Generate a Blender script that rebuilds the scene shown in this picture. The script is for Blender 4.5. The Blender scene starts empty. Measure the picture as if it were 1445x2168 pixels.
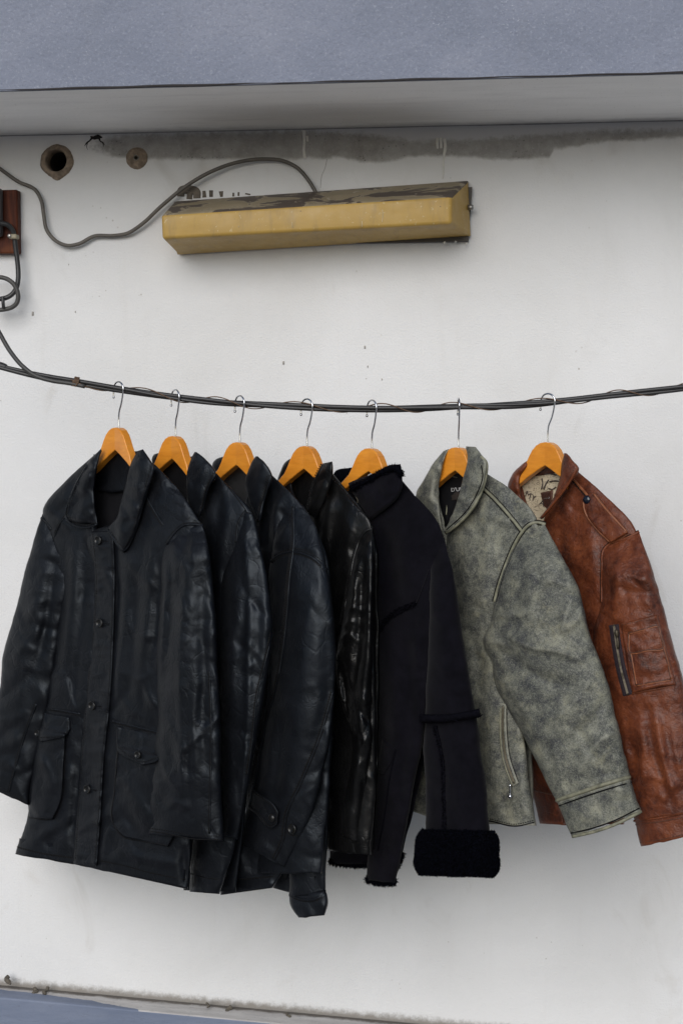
import bpy, bmesh, math, random
import numpy as np
from mathutils import Vector, Matrix

# ---------------------------------------------------------------- camera, sky, sun, exposure
scene = bpy.context.scene
COL = scene.collection
W0, H0, FPX = 1445.0, 2168.0, 3400.0
YAW, PITCH = math.radians(6.6), math.radians(2.5)
CAM = np.array([0.39, -3.35, 1.60])
cam_data = bpy.data.cameras.new('camera')
cam_data.sensor_fit = 'VERTICAL'
cam_data.sensor_height = 36.0
cam_data.lens = FPX / H0 * 36.0
cam_data.clip_end = 500.0
cam = bpy.data.objects.new('camera', cam_data)
COL.objects.link(cam)
cam.location = CAM
cam.rotation_euler = (math.pi / 2 - PITCH, 0, YAW)
scene.camera = cam

SUN_EL, SUN_AZ = math.radians(25), math.radians(-9)     # azimuth from straight behind the camera, minus = left
world = bpy.data.worlds.new('World')
scene.world = world
world.use_nodes = True
wt = world.node_tree
bg = wt.nodes['Background']
sky = wt.nodes.new('ShaderNodeTexSky')
sky.sky_type = 'NISHITA'
sky.sun_disc = False
sky.sun_elevation = SUN_EL
sky.sun_rotation = math.pi - SUN_AZ
sky.air_density = 1.0
sky.dust_density = 0.8
sky.ozone_density = 3.0
wt.links.new(sky.outputs[0], bg.inputs[0])
bg.inputs[1].default_value = 0.05
sun_data = bpy.data.lights.new('sun', 'SUN')
sun_data.energy = 1.5
sun_data.angle = math.radians(46)
sun_data.color = (1.0, 0.967, 0.935)
sun = bpy.data.objects.new('sun', sun_data)
COL.objects.link(sun)
# direction towards the sun: -y is behind the camera
sd = Vector((math.sin(SUN_AZ) * math.cos(SUN_EL), -math.cos(SUN_AZ) * math.cos(SUN_EL), math.sin(SUN_EL)))
sun.rotation_euler = sd.to_track_quat('Z', 'Y').to_euler()
scene.view_settings.view_transform = 'Standard'
scene.view_settings.look = 'None'
scene.view_settings.gamma = 1.0
scene.view_settings.exposure = 0.69
scene.view_settings.use_curve_mapping = False
scene.cycles.max_bounces = 8

# ---------------------------------------------------------------- measuring: a photo point at a distance d from the wall
_f = np.array([-math.sin(YAW) * math.cos(PITCH), math.cos(YAW) * math.cos(PITCH), -math.sin(PITCH)])
_r = np.array([math.cos(YAW), math.sin(YAW), 0.0])
_u = np.cross(_r, _f)

def P(x, y, d):
    """world points at distance d in front of the wall (the wall is the plane y = 0)"""
    x = np.asarray(x, float); y = np.asarray(y, float); d = np.asarray(d, float)
    dirs = _f + ((x - W0 / 2) / FPX)[..., None] * _r - ((y - H0 / 2) / FPX)[..., None] * _u
    s = (-d - CAM[1]) / dirs[..., 1]
    return CAM + dirs * s[..., None]

def V(x, y, d):
    return Vector(P(x, y, d))

# ---------------------------------------------------------------- value noise
_rs = np.random.RandomState(7)
_tab = _rs.rand(256, 256)

def vnoise(x, y, seed=0):
    x = x + seed * 17.31; y = y + seed * 9.73
    xi = np.floor(x).astype(int); yi = np.floor(y).astype(int)
    fx = x - xi; fy = y - yi
    fx = fx ** 3 * (fx * (fx * 6 - 15) + 10); fy = fy ** 3 * (fy * (fy * 6 - 15) + 10)
    a = _tab[xi % 256, yi % 256]; b = _tab[(xi + 1) % 256, yi % 256]
    c = _tab[xi % 256, (yi + 1) % 256]; e = _tab[(xi + 1) % 256, (yi + 1) % 256]
    return (a * (1 - fx) + b * fx) * (1 - fy) + (c * (1 - fx) + e * fx) * fy

def fbm(x, y, seed=0, octv=3):
    s = 0; a = 1; t = 0
    for k in range(octv):
        s = s + a * (vnoise(x * 2 ** k, y * 2 ** k, seed + k * 3) - 0.5); t += a; a *= 0.5
    return s / t * 2

# ---------------------------------------------------------------- object helpers
def tag(o, label, cat, group=None):
    o['label'] = label; o['category'] = cat
    if group: o['group'] = group
    return o

def empty(name, loc):
    o = bpy.data.objects.new(name, None)
    o.empty_display_size = 0.05
    COL.objects.link(o); o.location = loc
    return o

bpy_parent_loc = {}

def link(name, me, mat, parent=None, smooth=True):
    if mat is not None and len(me.materials) == 0:
        me.materials.append(mat)
    if smooth:
        me.polygons.foreach_set('use_smooth', [True] * len(me.polygons))
    o = bpy.data.objects.new(name, me)
    COL.objects.link(o)
    if parent is not None:
        o.parent = parent
        root = parent
        off = Vector((0, 0, 0))
        while root is not None:
            off += Vector(root.location); root = root.parent
        o.location = -off
    return o

def mesh(name, verts, faces):
    me = bpy.data.meshes.new(name)
    me.from_pydata([tuple(map(float, v)) for v in verts], [], [tuple(map(int, f)) for f in faces])
    me.update()
    return me

def crspline(pts, n, knots=None):
    """smooth curve through points (k, dims), n samples"""
    p = np.asarray(pts, float)
    if len(p) == 2:
        t = np.linspace(0, 1, n)[:, None]
        return p[0] * (1 - t) + p[1] * t
    if knots is None:
        seg = np.linalg.norm(np.diff(p, axis=0), axis=1) + 1e-9
        knots = np.concatenate([[0], np.cumsum(seg)])
    k = knots / knots[-1]
    m = np.zeros_like(p)
    h = np.diff(k)[:, None]
    s = np.diff(p, axis=0) / h
    m[1:-1] = (s[:-1] * h[1:] + s[1:] * h[:-1]) / (h[1:] + h[:-1])
    m[0] = s[0]; m[-1] = s[-1]
    t = np.linspace(0, 1, n)
    i = np.clip(np.searchsorted(k, t, side='right') - 1, 0, len(k) - 2)
    hh = (k[i + 1] - k[i]); q = ((t - k[i]) / hh)[:, None]; hh = hh[:, None]
    return ((2 * q**3 - 3 * q**2 + 1) * p[i] + (q**3 - 2 * q**2 + q) * hh * m[i]
            + (-2 * q**3 + 3 * q**2) * p[i + 1] + (q**3 - q**2) * hh * m[i + 1])

def tube_mesh(name, pts, r, sides=8, n=None, smooth=True, closed_ends=True):
    """round bar through world points; r one number or one per sample"""
    p = np.asarray(pts, float)
    if smooth and len(p) > 2:
        if n is None: n = max(8, len(p) * 6)
        p = crspline(p, n)
    n = len(p)
    r = np.broadcast_to(np.asarray(r, float), (n,)) if np.ndim(r) == 0 or len(r) == n else np.interp(np.linspace(0, 1, n), np.linspace(0, 1, len(r)), r)
    t = np.gradient(p, axis=0); t /= np.linalg.norm(t, axis=1)[:, None] + 1e-12
    up = np.array([0.13, -0.9, 0.31])
    verts = []
    a = np.cross(t[0], up); a /= np.linalg.norm(a)
    for i in range(n):
        a = a - t[i] * np.dot(a, t[i]); a /= np.linalg.norm(a) + 1e-12
        b = np.cross(t[i], a)
        for k in range(sides):
            g = 2 * math.pi * k / sides
            verts.append(p[i] + r[i] * (math.cos(g) * a + math.sin(g) * b))
    faces = []
    for i in range(n - 1):
        for k in range(sides):
            k2 = (k + 1) % sides
            faces.append((i * sides + k, i * sides + k2, (i + 1) * sides + k2, (i + 1) * sides + k))
    if closed_ends:
        faces.append(tuple(range(sides))[::-1]); faces.append(tuple((n - 1) * sides + k for k in range(sides)))
    return mesh(name, verts, faces)

def box_mesh(name, lo, hi, bevel=0.0, seg=2):
    bm = bmesh.new()
    bmesh.ops.create_cube(bm, size=1.0)
    lo = Vector(lo); hi = Vector(hi)
    for v in bm.verts:
        v.co = Vector((lo[i] + (v.co[i] + 0.5) * (hi[i] - lo[i]) for i in range(3)))
    if bevel:
        bmesh.ops.bevel(bm, geom=list(bm.edges), offset=bevel, segments=seg, affect='EDGES', profile=0.5)
    me = bpy.data.meshes.new(name); bm.to_mesh(me); bm.free()
    return me

# ---------------------------------------------------------------- material helper
class Mat:
    def __init__(s, name):
        s.m = bpy.data.materials.new(name); s.m.use_nodes = True
        s.t = s.m.node_tree; s.b = s.t.nodes['Principled BSDF']
    def n(s, typ, **kw):
        o = s.t.nodes.new('ShaderNode' + typ)
        for k, v in kw.items(): setattr(o, k, v)
        return o
    def put(s, sock, v):
        if isinstance(v, bpy.types.NodeSocket): s.t.links.new(v, sock)
        elif isinstance(v, (tuple, list)):
            sock.default_value = tuple(v) + (1.0,) if len(v) == 3 and sock.type == 'RGBA' else tuple(v)
        else: sock.default_value = v
    def pos(s):
        return s.n('NewGeometry').outputs['Position']
    def scaled(s, vec, sc):
        o = s.n('Mapping'); s.put(o.inputs[0], vec); o.inputs['Scale'].default_value = sc
        return o.outputs[0]
    def noise(s, scale, detail=3, vec=None, rough=0.55, dist=0.0):
        o = s.n('TexNoise'); s.put(o.inputs['Vector'], vec if vec is not None else s.pos())
        o.inputs['Scale'].default_value = scale; o.inputs['Detail'].default_value = detail
        o.inputs['Roughness'].default_value = rough; o.inputs['Distortion'].default_value = dist
        return o.outputs[0]
    def voronoi(s, scale, feature='F1', vec=None):
        o = s.n('TexVoronoi', feature=feature); s.put(o.inputs['Vector'], vec if vec is not None else s.pos())
        o.inputs['Scale'].default_value = scale
        return o.outputs['Distance']
    def ramp(s, fac, stops, interp='LINEAR'):
        o = s.n('ValToRGB'); cr = o.color_ramp; cr.interpolation = interp
        while len(cr.elements) < len(stops): cr.elements.new(0.5)
        for e, (p, c) in zip(cr.elements, stops):
            e.position = p
            e.color = (c, c, c, 1) if not isinstance(c, (tuple, list)) else tuple(c) + (1,)
        s.put(o.inputs[0], fac)
        return o.outputs[0]
    def mix(s, fac, a, b):
        o = s.n('Mix', data_type='RGBA')
        s.put(o.inputs[0], fac); s.put(o.inputs[6], a); s.put(o.inputs[7], b)
        return o.outputs[2]
    def math(s, op, a, b=0.0, c=0.0):
        o = s.n('Math', operation=op); s.put(o.inputs[0], a); s.put(o.inputs[1], b); s.put(o.inputs[2], c)
        return o.outputs[0]
    def sstep(s, v, a, b):
        o = s.n('MapRange', interpolation_type='SMOOTHSTEP')
        s.put(o.inputs[0], v); s.put(o.inputs[1], a); s.put(o.inputs[2], b)
        return o.outputs[0]
    def remap(s, v, a, b, c=0.0, d=1.0):
        o = s.n('MapRange'); s.put(o.inputs[0], v)
        for i, q in zip((1, 2, 3, 4), (a, b, c, d)): s.put(o.inputs[i], q)
        return o.outputs[0]
    def bump(s, h, strength, dist, prev=None):
        o = s.n('Bump'); s.put(o.inputs['Height'], h)
        o.inputs['Strength'].default_value = strength; o.inputs['Distance'].default_value = dist
        if prev is not None: s.put(o.inputs['Normal'], prev)
        return o.outputs[0]
    def done(s, color=None, rough=None, normal=None, metal=None, spec=None, **kw):
        if color is not None: s.put(s.b.inputs['Base Color'], color)
        if rough is not None: s.put(s.b.inputs['Roughness'], rough)
        if normal is not None: s.put(s.b.inputs['Normal'], normal)
        if metal is not None: s.put(s.b.inputs['Metallic'], metal)
        if spec is not None: s.put(s.b.inputs['Specular IOR Level'], spec)
        for k, v in kw.items(): s.put(s.b.inputs[k], v)
        return s.m

def simple(name, col, rough=0.5, metal=0.0, var=0.25, scale=60, bump=0.1, spec=0.5):
    m = Mat(name)
    nz = m.noise(scale, 4)
    lo = tuple(c * (1 - var) for c in col); hi = tuple(min(1, c * (1 + var)) for c in col)
    c = m.ramp(nz, [(0.3, lo), (0.7, hi)])
    return m.done(c, m.remap(nz, 0.3, 0.7, rough * 0.9, min(1, rough * 1.1)), m.bump(m.noise(scale * 6, 2), bump, 0.001), metal, spec)

def leather(name, dark, light, rough=0.36, grain=0.25, patch=(14, 0.45, 0.62), spec=0.27, blue=True):
    m = Mat(name)
    pos = m.pos()
    big = m.noise(patch[0], 5, pos, 0.6, 0.6)
    c = m.mix(m.sstep(big, patch[1], patch[2]), dark, light)
    cre = m.noise(30, 1.5, m.scaled(pos, (1, 1, 0.8)), 0.45, 1.0)
    cre = m.math('ABSOLUTE', m.math('SUBTRACT', cre, 0.5))
    cre2 = m.math('ABSOLUTE', m.math('SUBTRACT', m.noise(75, 1.0, m.scaled(pos, (1.2, 1, 0.9)), 0.4, 0.8), 0.5))
    wv = m.n('TexNoise'); m.put(wv.inputs['Vector'], pos); wv.inputs['Scale'].default_value = 16; wv.inputs['Detail'].default_value = 2
    off = m.n('VectorMath', operation='SCALE'); m.put(off.inputs[0], wv.outputs['Color']); off.inputs['Scale'].default_value = 0.05
    add = m.n('VectorMath', operation='ADD'); m.put(add.inputs[0], pos); m.put(add.inputs[1], off.outputs[0])
    e1 = m.sstep(m.voronoi(34, 'DISTANCE_TO_EDGE', m.scaled(add.outputs[0], (1.0, 1.0, 0.8))), 0.0, 0.10)
    e2 = m.sstep(m.voronoi(95, 'DISTANCE_TO_EDGE', add.outputs[0]), 0.0, 0.14)
    k1 = m.sstep(m.noise(11, 2, pos), 0.46, 0.60); k2 = m.sstep(m.noise(17, 2, pos), 0.50, 0.64)
    nr = m.bump(cre, 0.09, 0.012)
    nr = m.bump(m.math('MULTIPLY', e1, k1), 0.19, 0.0020, nr)
    nr = m.bump(m.math('MULTIPLY', e2, k2), 0.24, 0.0010, nr)
    nr = m.bump(cre2, 0.14, 0.005, nr)
    ro = m.remap(m.noise(14, 3, pos), 0.3, 0.7, rough * 0.92, min(1, rough * 1.12))
    return m.done(c, ro, nr, 0.0, spec, **{'Specular Tint': (0.80, 0.90, 1.0, 1.0)} if blue else {})  # tint paints the blue sky's reflection into the highlights

MT = {}
MT['black'] = leather('black_leather', (0.0028, 0.0030, 0.0042), (0.0040, 0.0043, 0.0060), 0.49, spec=0.31)
MT['black_soft'] = leather('soft_black_leather', (0.0030, 0.0034, 0.0048), (0.0046, 0.0052, 0.0072), 0.49, spec=0.36)
MT['black_shiny'] = leather('shiny_black_leather', (0.0034, 0.0034, 0.0036), (0.0055, 0.0055, 0.0056), 0.33, spec=0.30, blue=False)
MT['seam'] = simple('black_stitching', (0.003, 0.003, 0.0035), 0.7, spec=0.2)
MT['lining_black'] = simple('black_satin_lining', (0.009, 0.009, 0.0105), 0.36, 0, 0.2, 20, spec=0.3)
MT['dark_inside'] = simple('dark_inside_cloth', (0.008, 0.008, 0.009), 0.9)
MT['button'] = simple('black_horn_button', (0.008, 0.008, 0.008), 0.3, spec=0.35)

def distressed(name):
    m = Mat(name); pos = m.pos()
    a = m.math('ADD', m.math('MULTIPLY', m.noise(9, 4, pos, 0.6, 0.2), 0.24), m.math('MULTIPLY', m.noise(34, 9, pos, 0.76, 0.1), 0.76))
    b = m.noise(30, 8, pos, 0.72, 0.3)
    f = m.noise(430, 5, pos, 0.75)
    c = m.ramp(a, [(0.40, (0.040, 0.042, 0.044)), (0.48, (0.098, 0.101, 0.084)), (0.54, (0.155, 0.157, 0.126)), (0.62, (0.235, 0.233, 0.175))])
    c = m.mix(m.math('MULTIPLY', m.sstep(b, 0.54, 0.70), 0.6), c, (0.275, 0.263, 0.18))
    c = m.mix(m.math('MULTIPLY', m.sstep(b, 0.47, 0.36), 0.6), c, (0.036, 0.038, 0.042))
    c = m.mix(m.math('MULTIPLY', m.sstep(f, 0.51, 0.62), 0.45), c, (0.30, 0.30, 0.26))
    c = m.mix(m.math('MULTIPLY', m.sstep(f, 0.48, 0.38), 0.55), c, (0.022, 0.024, 0.028))
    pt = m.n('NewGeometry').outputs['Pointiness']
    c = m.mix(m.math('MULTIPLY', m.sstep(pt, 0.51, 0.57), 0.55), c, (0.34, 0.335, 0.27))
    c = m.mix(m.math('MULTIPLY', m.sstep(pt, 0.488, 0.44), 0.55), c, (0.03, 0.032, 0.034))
    nr = m.bump(m.noise(60, 4, pos, 0.6, 0.8), 0.25, 0.004)
    nr = m.bump(f, 0.35, 0.0012, nr)
    return m.done(c, 0.62, nr, 0.0, 0.35)
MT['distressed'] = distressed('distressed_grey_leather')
MT['piping'] = simple('pale_worn_piping', (0.20, 0.195, 0.135), 0.6, 0, 0.35, 90)

def brown_leather(name, dark, mid, light):
    m = Mat(name); pos = m.pos()
    a = m.noise(15, 7, pos, 0.68, 0.4)
    f = m.noise(150, 4, pos, 0.65)
    c = m.ramp(a, [(0.36, dark), (0.50, mid), (0.66, light)])
    c = m.mix(m.math('MULTIPLY', m.sstep(f, 0.5, 0.68), 0.35), c, light)
    c = m.mix(m.math('MULTIPLY', m.sstep(f, 0.48, 0.34), 0.4), c, dark)
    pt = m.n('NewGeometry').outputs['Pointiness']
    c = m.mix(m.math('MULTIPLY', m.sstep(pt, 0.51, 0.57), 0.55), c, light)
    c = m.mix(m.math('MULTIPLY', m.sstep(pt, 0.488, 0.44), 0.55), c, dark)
    nr = m.bump(m.noise(70, 5, pos, 0.65, 1.0), 0.5, 0.005)
    nr = m.bump(m.voronoi(330, 'F1', pos), 0.3, 0.001, nr)
    return m.done(c, m.remap(f, 0.3, 0.7, 0.36, 0.52), nr, 0.0, 0.38)
MT['brown'] = brown_leather('worn_brown_leather', (0.042, 0.0105, 0.0052), (0.116, 0.0300, 0.0120), (0.182, 0.0510, 0.0180))
MT['brown_edge'] = simple('rubbed_brown_edge', (0.20, 0.066, 0.024), 0.5, 0, 0.3, 120)
MT['brown_dark'] = brown_leather('dark_brown_leather', (0.030, 0.013, 0.011), (0.065, 0.026, 0.018), (0.10, 0.040, 0.022))
MT['tape'] = simple('dark_plum_zip_tape', (0.016, 0.009, 0.014), 0.85, 0, 0.3, 200, 0.3)
MT['brass'] = simple('old_brass', (0.075, 0.062, 0.042), 0.5, 0.6)
MT['steel'] = simple('bright_steel', (0.62, 0.63, 0.66), 0.16, 1.0, 0.05, 30, 0.0)
MT['snap'] = simple('dark_blue_snap', (0.006, 0.008, 0.016), 0.15, 0.0, 0.1, 30, 0.0)

def suede(name):
    m = Mat(name); pos = m.pos()
    a = m.noise(30, 5, pos, 0.65)
    c = m.ramp(a, [(0.35, (0.0034, 0.0032, 0.0050)), (0.65, (0.0058, 0.0054, 0.0084))])
    nr = m.bump(m.noise(420, 3, pos, 0.6), 0.35, 0.0012)
    return m.done(c, 0.95, nr, 0.0, 0.06, **{'Sheen Weight': 0.04, 'Sheen Roughness': 0.5})
MT['suede'] = suede('black_suede')
MT['fur'] = simple('black_shearling', (0.0018, 0.0021, 0.0042), 0.9, 0, 0.4, 150, 0.0, 0.04)
MT['wool'] = simple('black_wool_edge', (0.0032, 0.0031, 0.0052), 0.9, 0, 0.4, 150, 0.0, 0.05)

# ================================================================ the setting
ZS = float(P(722, 271, 0)[2])                       # soffit height, where it meets the wall
def depth_at_height(x, y, z):
    a = P(x, y, 0.0); dirv = a - CAM
    s = (z - CAM[2]) / dirv[2]
    return float(-(CAM + dirv * s)[1])
DB = depth_at_height(722, 172, ZS)                  # how far the beam stands out
ZL = float(P(300, 2112, 0)[2])                      # ledge top at the wall foot
ZG = ZL - 0.34
_l0 = P(0, 2080, 0); _l1 = P(950, 2168, 0)
ML = float((_l1[2] - _l0[2]) / (_l1[0] - _l0[0])); XL = float(P(300, 2112, 0)[0])   # the ledge runs slightly downhill
print('soffit z %.3f beam depth %.3f ledge z %.3f' % (ZS, DB, ZL))

# ---- ground
def ground_mat():
    m = Mat('grey_paving'); pos = m.pos()
    c = m.ramp(m.noise(3, 6, pos), [(0.3, (0.15, 0.147, 0.142)), (0.7, (0.22, 0.216, 0.21))])
    c = m.mix(m.math('MULTIPLY', m.sstep(m.noise(90, 3, pos), 0.5, 0.7), 0.4), c, (0.11, 0.11, 0.105))
    return m.done(c, 0.9, m.bump(m.noise(120, 4, pos), 0.4, 0.004))
g = link('ground', mesh('ground', [(-150, -300, ZG), (150, -300, ZG), (150, 0.5, ZG), (-150, 0.5, ZG)], [(0, 1, 2, 3)]), ground_mat(), None, False)
g['kind'] = 'structure'

# ---- wall
def wall_mat():
    m = Mat('weathered_white_render'); pos = m.pos()
    sp = m.n('SeparateXYZ'); m.put(sp.inputs[0], pos); X, Z = sp.outputs[0], sp.outputs[2]
    base = m.ramp(m.noise(2.2, 6, pos, 0.6, 0.5), [(0.3, (0.675, 0.672, 0.660)), (0.55, (0.735, 0.735, 0.730)), (0.75, (0.765, 0.766, 0.768))])
    # vertical rain streaks
    st = m.noise(9, 5, m.scaled(pos, (3.0, 1, 0.22)), 0.6)
    base = m.mix(m.math('MULTIPLY', m.sstep(st, 0.55, 0.8), 0.12), base, (0.55, 0.52, 0.46))
    # smudges
    sm = m.noise(7, 4, m.scaled(pos, (1.0, 1, 0.6)), 0.55, 1.5)
    base = m.mix(m.math('MULTIPLY', m.sstep(sm, 0.60, 0.80), 0.30), base, (0.46, 0.43, 0.38))
    # specks of dirt
    v = m.voronoi(42, 'F1', pos)
    gate = m.sstep(m.noise(5, 3, pos), 0.56, 0.70)
    spk = m.math('MULTIPLY', m.sstep(v, 0.11, 0.05), gate)
    base = m.mix(m.math('MULTIPLY', spk, 0.6), base, (0.23, 0.19, 0.14))
    v2 = m.voronoi(120, 'F1', pos)
    spk2 = m.math('MULTIPLY', m.sstep(v2, 0.13, 0.05), m.sstep(m.noise(4, 3, m.scaled(pos, (1.3, 1, 0.8))), 0.52, 0.70))
    base = m.mix(m.math('MULTIPLY', spk2, 0.3), base, (0.30, 0.26, 0.20))
    # bare cement band under the beam: its edges as functions of x
    xs = [190, 245, 320, 430, 640, 722, 772, 807, 872, 972, 1067, 1162, 1172, 1272, 1445]
    yb = [322, 333, 337, 339, 337, 335, 345, 345, 332, 332, 340, 335, 318, 302, 292]
    yt = [296, 288, 284, 280, 276, 280, 284, 288, 297, 296, 291, 283, 282, 275, 274]
    Xw = [float(P(a, 310, 0)[0]) for a in xs]
    zb = [float(P(a, b, 0)[2]) for a, b in zip(xs, yb)]; zt = [float(P(a, b, 0)[2]) for a, b in zip(xs, yt)]
    x0, x1 = Xw[0], Xw[-1]; z0, z1 = ZS - 0.15, ZS + 0.02
    tx = m.remap(X, x0, x1)
    eb = m.ramp(tx, [((a - x0) / (x1 - x0), (b - z0) / (z1 - z0)) for a, b in zip(Xw, zb)])
    et = m.ramp(tx, [((a - x0) / (x1 - x0), (b - z0) / (z1 - z0)) for a, b in zip(Xw, zt)])
    zz = m.remap(Z, z0, z1)
    jag = m.math('MULTIPLY', m.math('SUBTRACT', m.noise(60, 6, pos, 0.75), 0.5), 0.20)
    jag2 = m.math('MULTIPLY', m.math('SUBTRACT', m.noise(40, 6, pos, 0.7), 0.5), 0.11)
    inb = m.sstep(m.math('ADD', m.math('SUBTRACT', zz, eb), jag2), -0.02, 0.04)
    intp = m.sstep(m.math('SUBTRACT', m.math('SUBTRACT', et, zz), jag), -0.03, 0.05)
    lft = m.sstep(m.math('ADD', X, m.math('MULTIPLY', jag, 0.8)), x0 - 0.01, x0 + 0.06)
    band = m.math('MULTIPLY', m.math('MULTIPLY', inb, intp), lft)
    cem = m.ramp(m.noise(24, 6, pos, 0.7, 0.4), [(0.3, (0.20, 0.190, 0.172)), (0.52, (0.29, 0.278, 0.258)), (0.72, (0.39, 0.38, 0.365))])
    cem = m.mix(m.math('MULTIPLY', m.sstep(m.voronoi(110, 'F1', pos), 0.22, 0.08), m.sstep(m.noise(14, 2, pos), 0.45, 0.6)), cem, (0.07, 0.06, 0.05))
    cem = m.mix(m.math('MULTIPLY', m.sstep(m.noise(160, 3, pos), 0.58, 0.7), 0.6), cem, (0.42, 0.41, 0.39))
    # thin grey wash above the band and right of it
    wash = m.math('MULTIPLY', m.sstep(zz, m.math('ADD', eb, 0.0), m.math('ADD', eb, 0.10)), lft)
    base = m.mix(m.math('MULTIPLY', wash, 0.55), base, (0.42, 0.43, 0.46))
    col = m.mix(m.math('MULTIPLY', band, m.remap(m.noise(9, 5, pos, 0.65), 0.3, 0.7, 0.62, 0.98)), base, cem)
    # dirt splashed up at the wall's foot
    foot = m.math('ADD', m.math('SUBTRACT', m.math('SUBTRACT', Z, m.math('MULTIPLY', m.math('SUBTRACT', X, XL), ML)), ZL), m.math('MULTIPLY', m.math('SUBTRACT', m.noise(55, 6, pos, 0.75), 0.5), 0.03))
    col = m.mix(m.math('MULTIPLY', m.sstep(foot, 0.020, 0.002), 0.8), col, (0.17, 0.145, 0.115))
    h = m.noise(260, 3, pos, 0.6)
    nr = m.bump(m.noise(18, 4, pos), 0.12, 0.01)
    nr = m.bump(h, 0.42, 0.003, nr)
    nr = m.bump(m.math('MULTIPLY', band, -1.0), 0.5, 0.003, nr)
    return m.done(col, 0.82, nr, 0.0, 0.3)

def solid_with_holes(name, lo, hi, holes, mat):
    """a box with round holes bored from its front (y = lo) face"""
    bm = bmesh.new()
    y0, y1 = lo[1], hi[1]
    # front face built from columns: squares round each hole, plain quads elsewhere
    xs = sorted({lo[0], hi[0]} | {h[0] - h[3] for h in holes} | {h[0] + h[3] for h in holes})
    zs = sorted({lo[2], hi[2]} | {h[1] - h[3] for h in holes} | {h[1] + h[3] for h in holes})
    verts = []; faces = []; idx = {}
    def vid(p):
        k = tuple(round(c, 6) for c in p)
        if k not in idx: idx[k] = len(verts); verts.append(p)
        return idx[k]
    for i in range(len(xs) - 1):
        for j in range(len(zs) - 1):
            cx, cz = (xs[i] + xs[i + 1]) / 2, (zs[j] + zs[j + 1]) / 2
            hh = [h for h in holes if abs(cx - h[0]) < h[3] and abs(cz - h[1]) < h[3]]
            if not hh:
                faces.append([vid((xs[i], y0, zs[j])), vid((xs[i + 1], y0, zs[j])), vid((xs[i + 1], y0, zs[j + 1])), vid((xs[i], y0, zs[j + 1]))])
    for (hx, hz, r, q, dep) in holes:
        n = 48
        def sq(a):
            c, s = math.cos(a), math.sin(a); k = q / max(abs(c), abs(s))
            return (hx + c * k, y0, hz + s * k)
        for k in range(n):
            a0, a1 = 2 * math.pi * k / n, 2 * math.pi * (k + 1) / n
            c0 = (hx + r * math.cos(a0), y0, hz + r * math.sin(a0)); c1 = (hx + r * math.cos(a1), y0, hz + r * math.sin(a1))
            b0 = (c0[0], y0 + dep, c0[2]); b1 = (c1[0], y0 + dep, c1[2])
            faces.append([vid(c0), vid(sq(a0)), vid(sq(a1)), vid(c1)])
            faces.append([vid(b0), vid(c0), vid(c1), vid(b1)])
            faces.append([vid(b0), vid(b1), vid((hx, y0 + dep, hz))])
    # the rest of the box
    A = [(lo[0], y0, lo[2]), (hi[0], y0, lo[2]), (hi[0], y0, hi[2]), (lo[0], y0, hi[2])]
    B = [(p[0], y1, p[2]) for p in A]
    a = [vid(p) for p in A]; b = [vid(p) for p in B]
    faces.append(b[::-1])
    for k in range(4): faces.append([a[k], b[k], b[(k + 1) % 4], a[(k + 1) % 4]])
    return link(name, mesh(name, verts, faces), mat, None, False)

h1 = P(121, 341, 0); h2 = P(290, 335, 0)
MPX = 0.00104                                         # metres per photo pixel on the wall
wall = solid_with_holes('white_wall', (-4.0, 0.0, ZL - 0.7), (4.0, 0.25, ZS + 0.05),
                        [(h1[0], h1[2], 23 * MPX, 40 * MPX, 0.16), (h2[0], h2[2], 5.0 * MPX, 28 * MPX, 0.08)], wall_mat())
tag(wall, 'white rendered wall with stained bare cement band, behind the jackets', 'wall')

MT['mortar'] = simple('rough_mortar', (0.225, 0.175, 0.130), 0.95, 0, 0.45, 90, 0.7)
MT['hole'] = simple('dark_pipe_inside', (0.05, 0.043, 0.036), 0.9)
def collar_ring(name, cx, cz, r_in, r_out, prot, seed, lump):
    rnd = random.Random(seed); n = 56; verts = []; faces = []
    prof = [(0.0, 0.004), (0.0, prot * 0.8), (0.18, prot), (0.55, prot * 0.75), (0.85, prot * 0.35), (1.0, -0.002)]
    ph = [rnd.uniform(0, 6.28) for _ in range(4)]
    for k in range(n):
        a = 2 * math.pi * k / n
        wob = 1 + lump * (0.5 * math.sin(2 * a + ph[0]) + 0.35 * math.sin(3 * a + ph[1]) + 0.25 * math.sin(7 * a + ph[2])) + rnd.uniform(-.015, .015)
        if lump > 0.05: wob += 0.22 * math.exp(-((a - 4.75) / 0.30) ** 2)
        for q, (t, h) in enumerate(prof):
            r = r_in + (r_out * wob - r_in) * t
            verts.append((cx + r * math.cos(a), -h - (rnd.uniform(0, .0012) if 0 < q < 5 else 0) + (0.03 if q == 0 else 0), cz + r * math.sin(a)))
    m = len(prof)
    for k in range(n):
        k2 = (k + 1) % n
        for q in range(m - 1):
            faces.append((k * m + q, k2 * m + q, k2 * m + q + 1, k * m + q + 1))
    return mesh(name, verts, faces)
link('mortar_collar', collar_ring('mortar_collar', h1[0], h1[2], 22 * MPX, 35 * MPX, 0.008, 3, 0.055), MT['mortar'], wall)
link('pipe_sleeve', tube_mesh('pipe_sleeve', [(h1[0], -0.004, h1[2]), (h1[0], 0.15, h1[2])], 22.6 * MPX, 40, smooth=False, closed_ends=False), MT['hole'], wall)
link('mortar_collar', collar_ring('mortar_collar', h2[0], h2[2], 5.2 * MPX, 23.5 * MPX, 0.007, 8, 0.02), MT['mortar'], wall)
link('anchor_sleeve', collar_ring('anchor_sleeve', h2[0], h2[2], 4.2 * MPX, 7.0 * MPX, 0.0095, 9, 0.0), simple('grey_anchor', (0.30, 0.28, 0.25), 0.5), wall)

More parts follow.
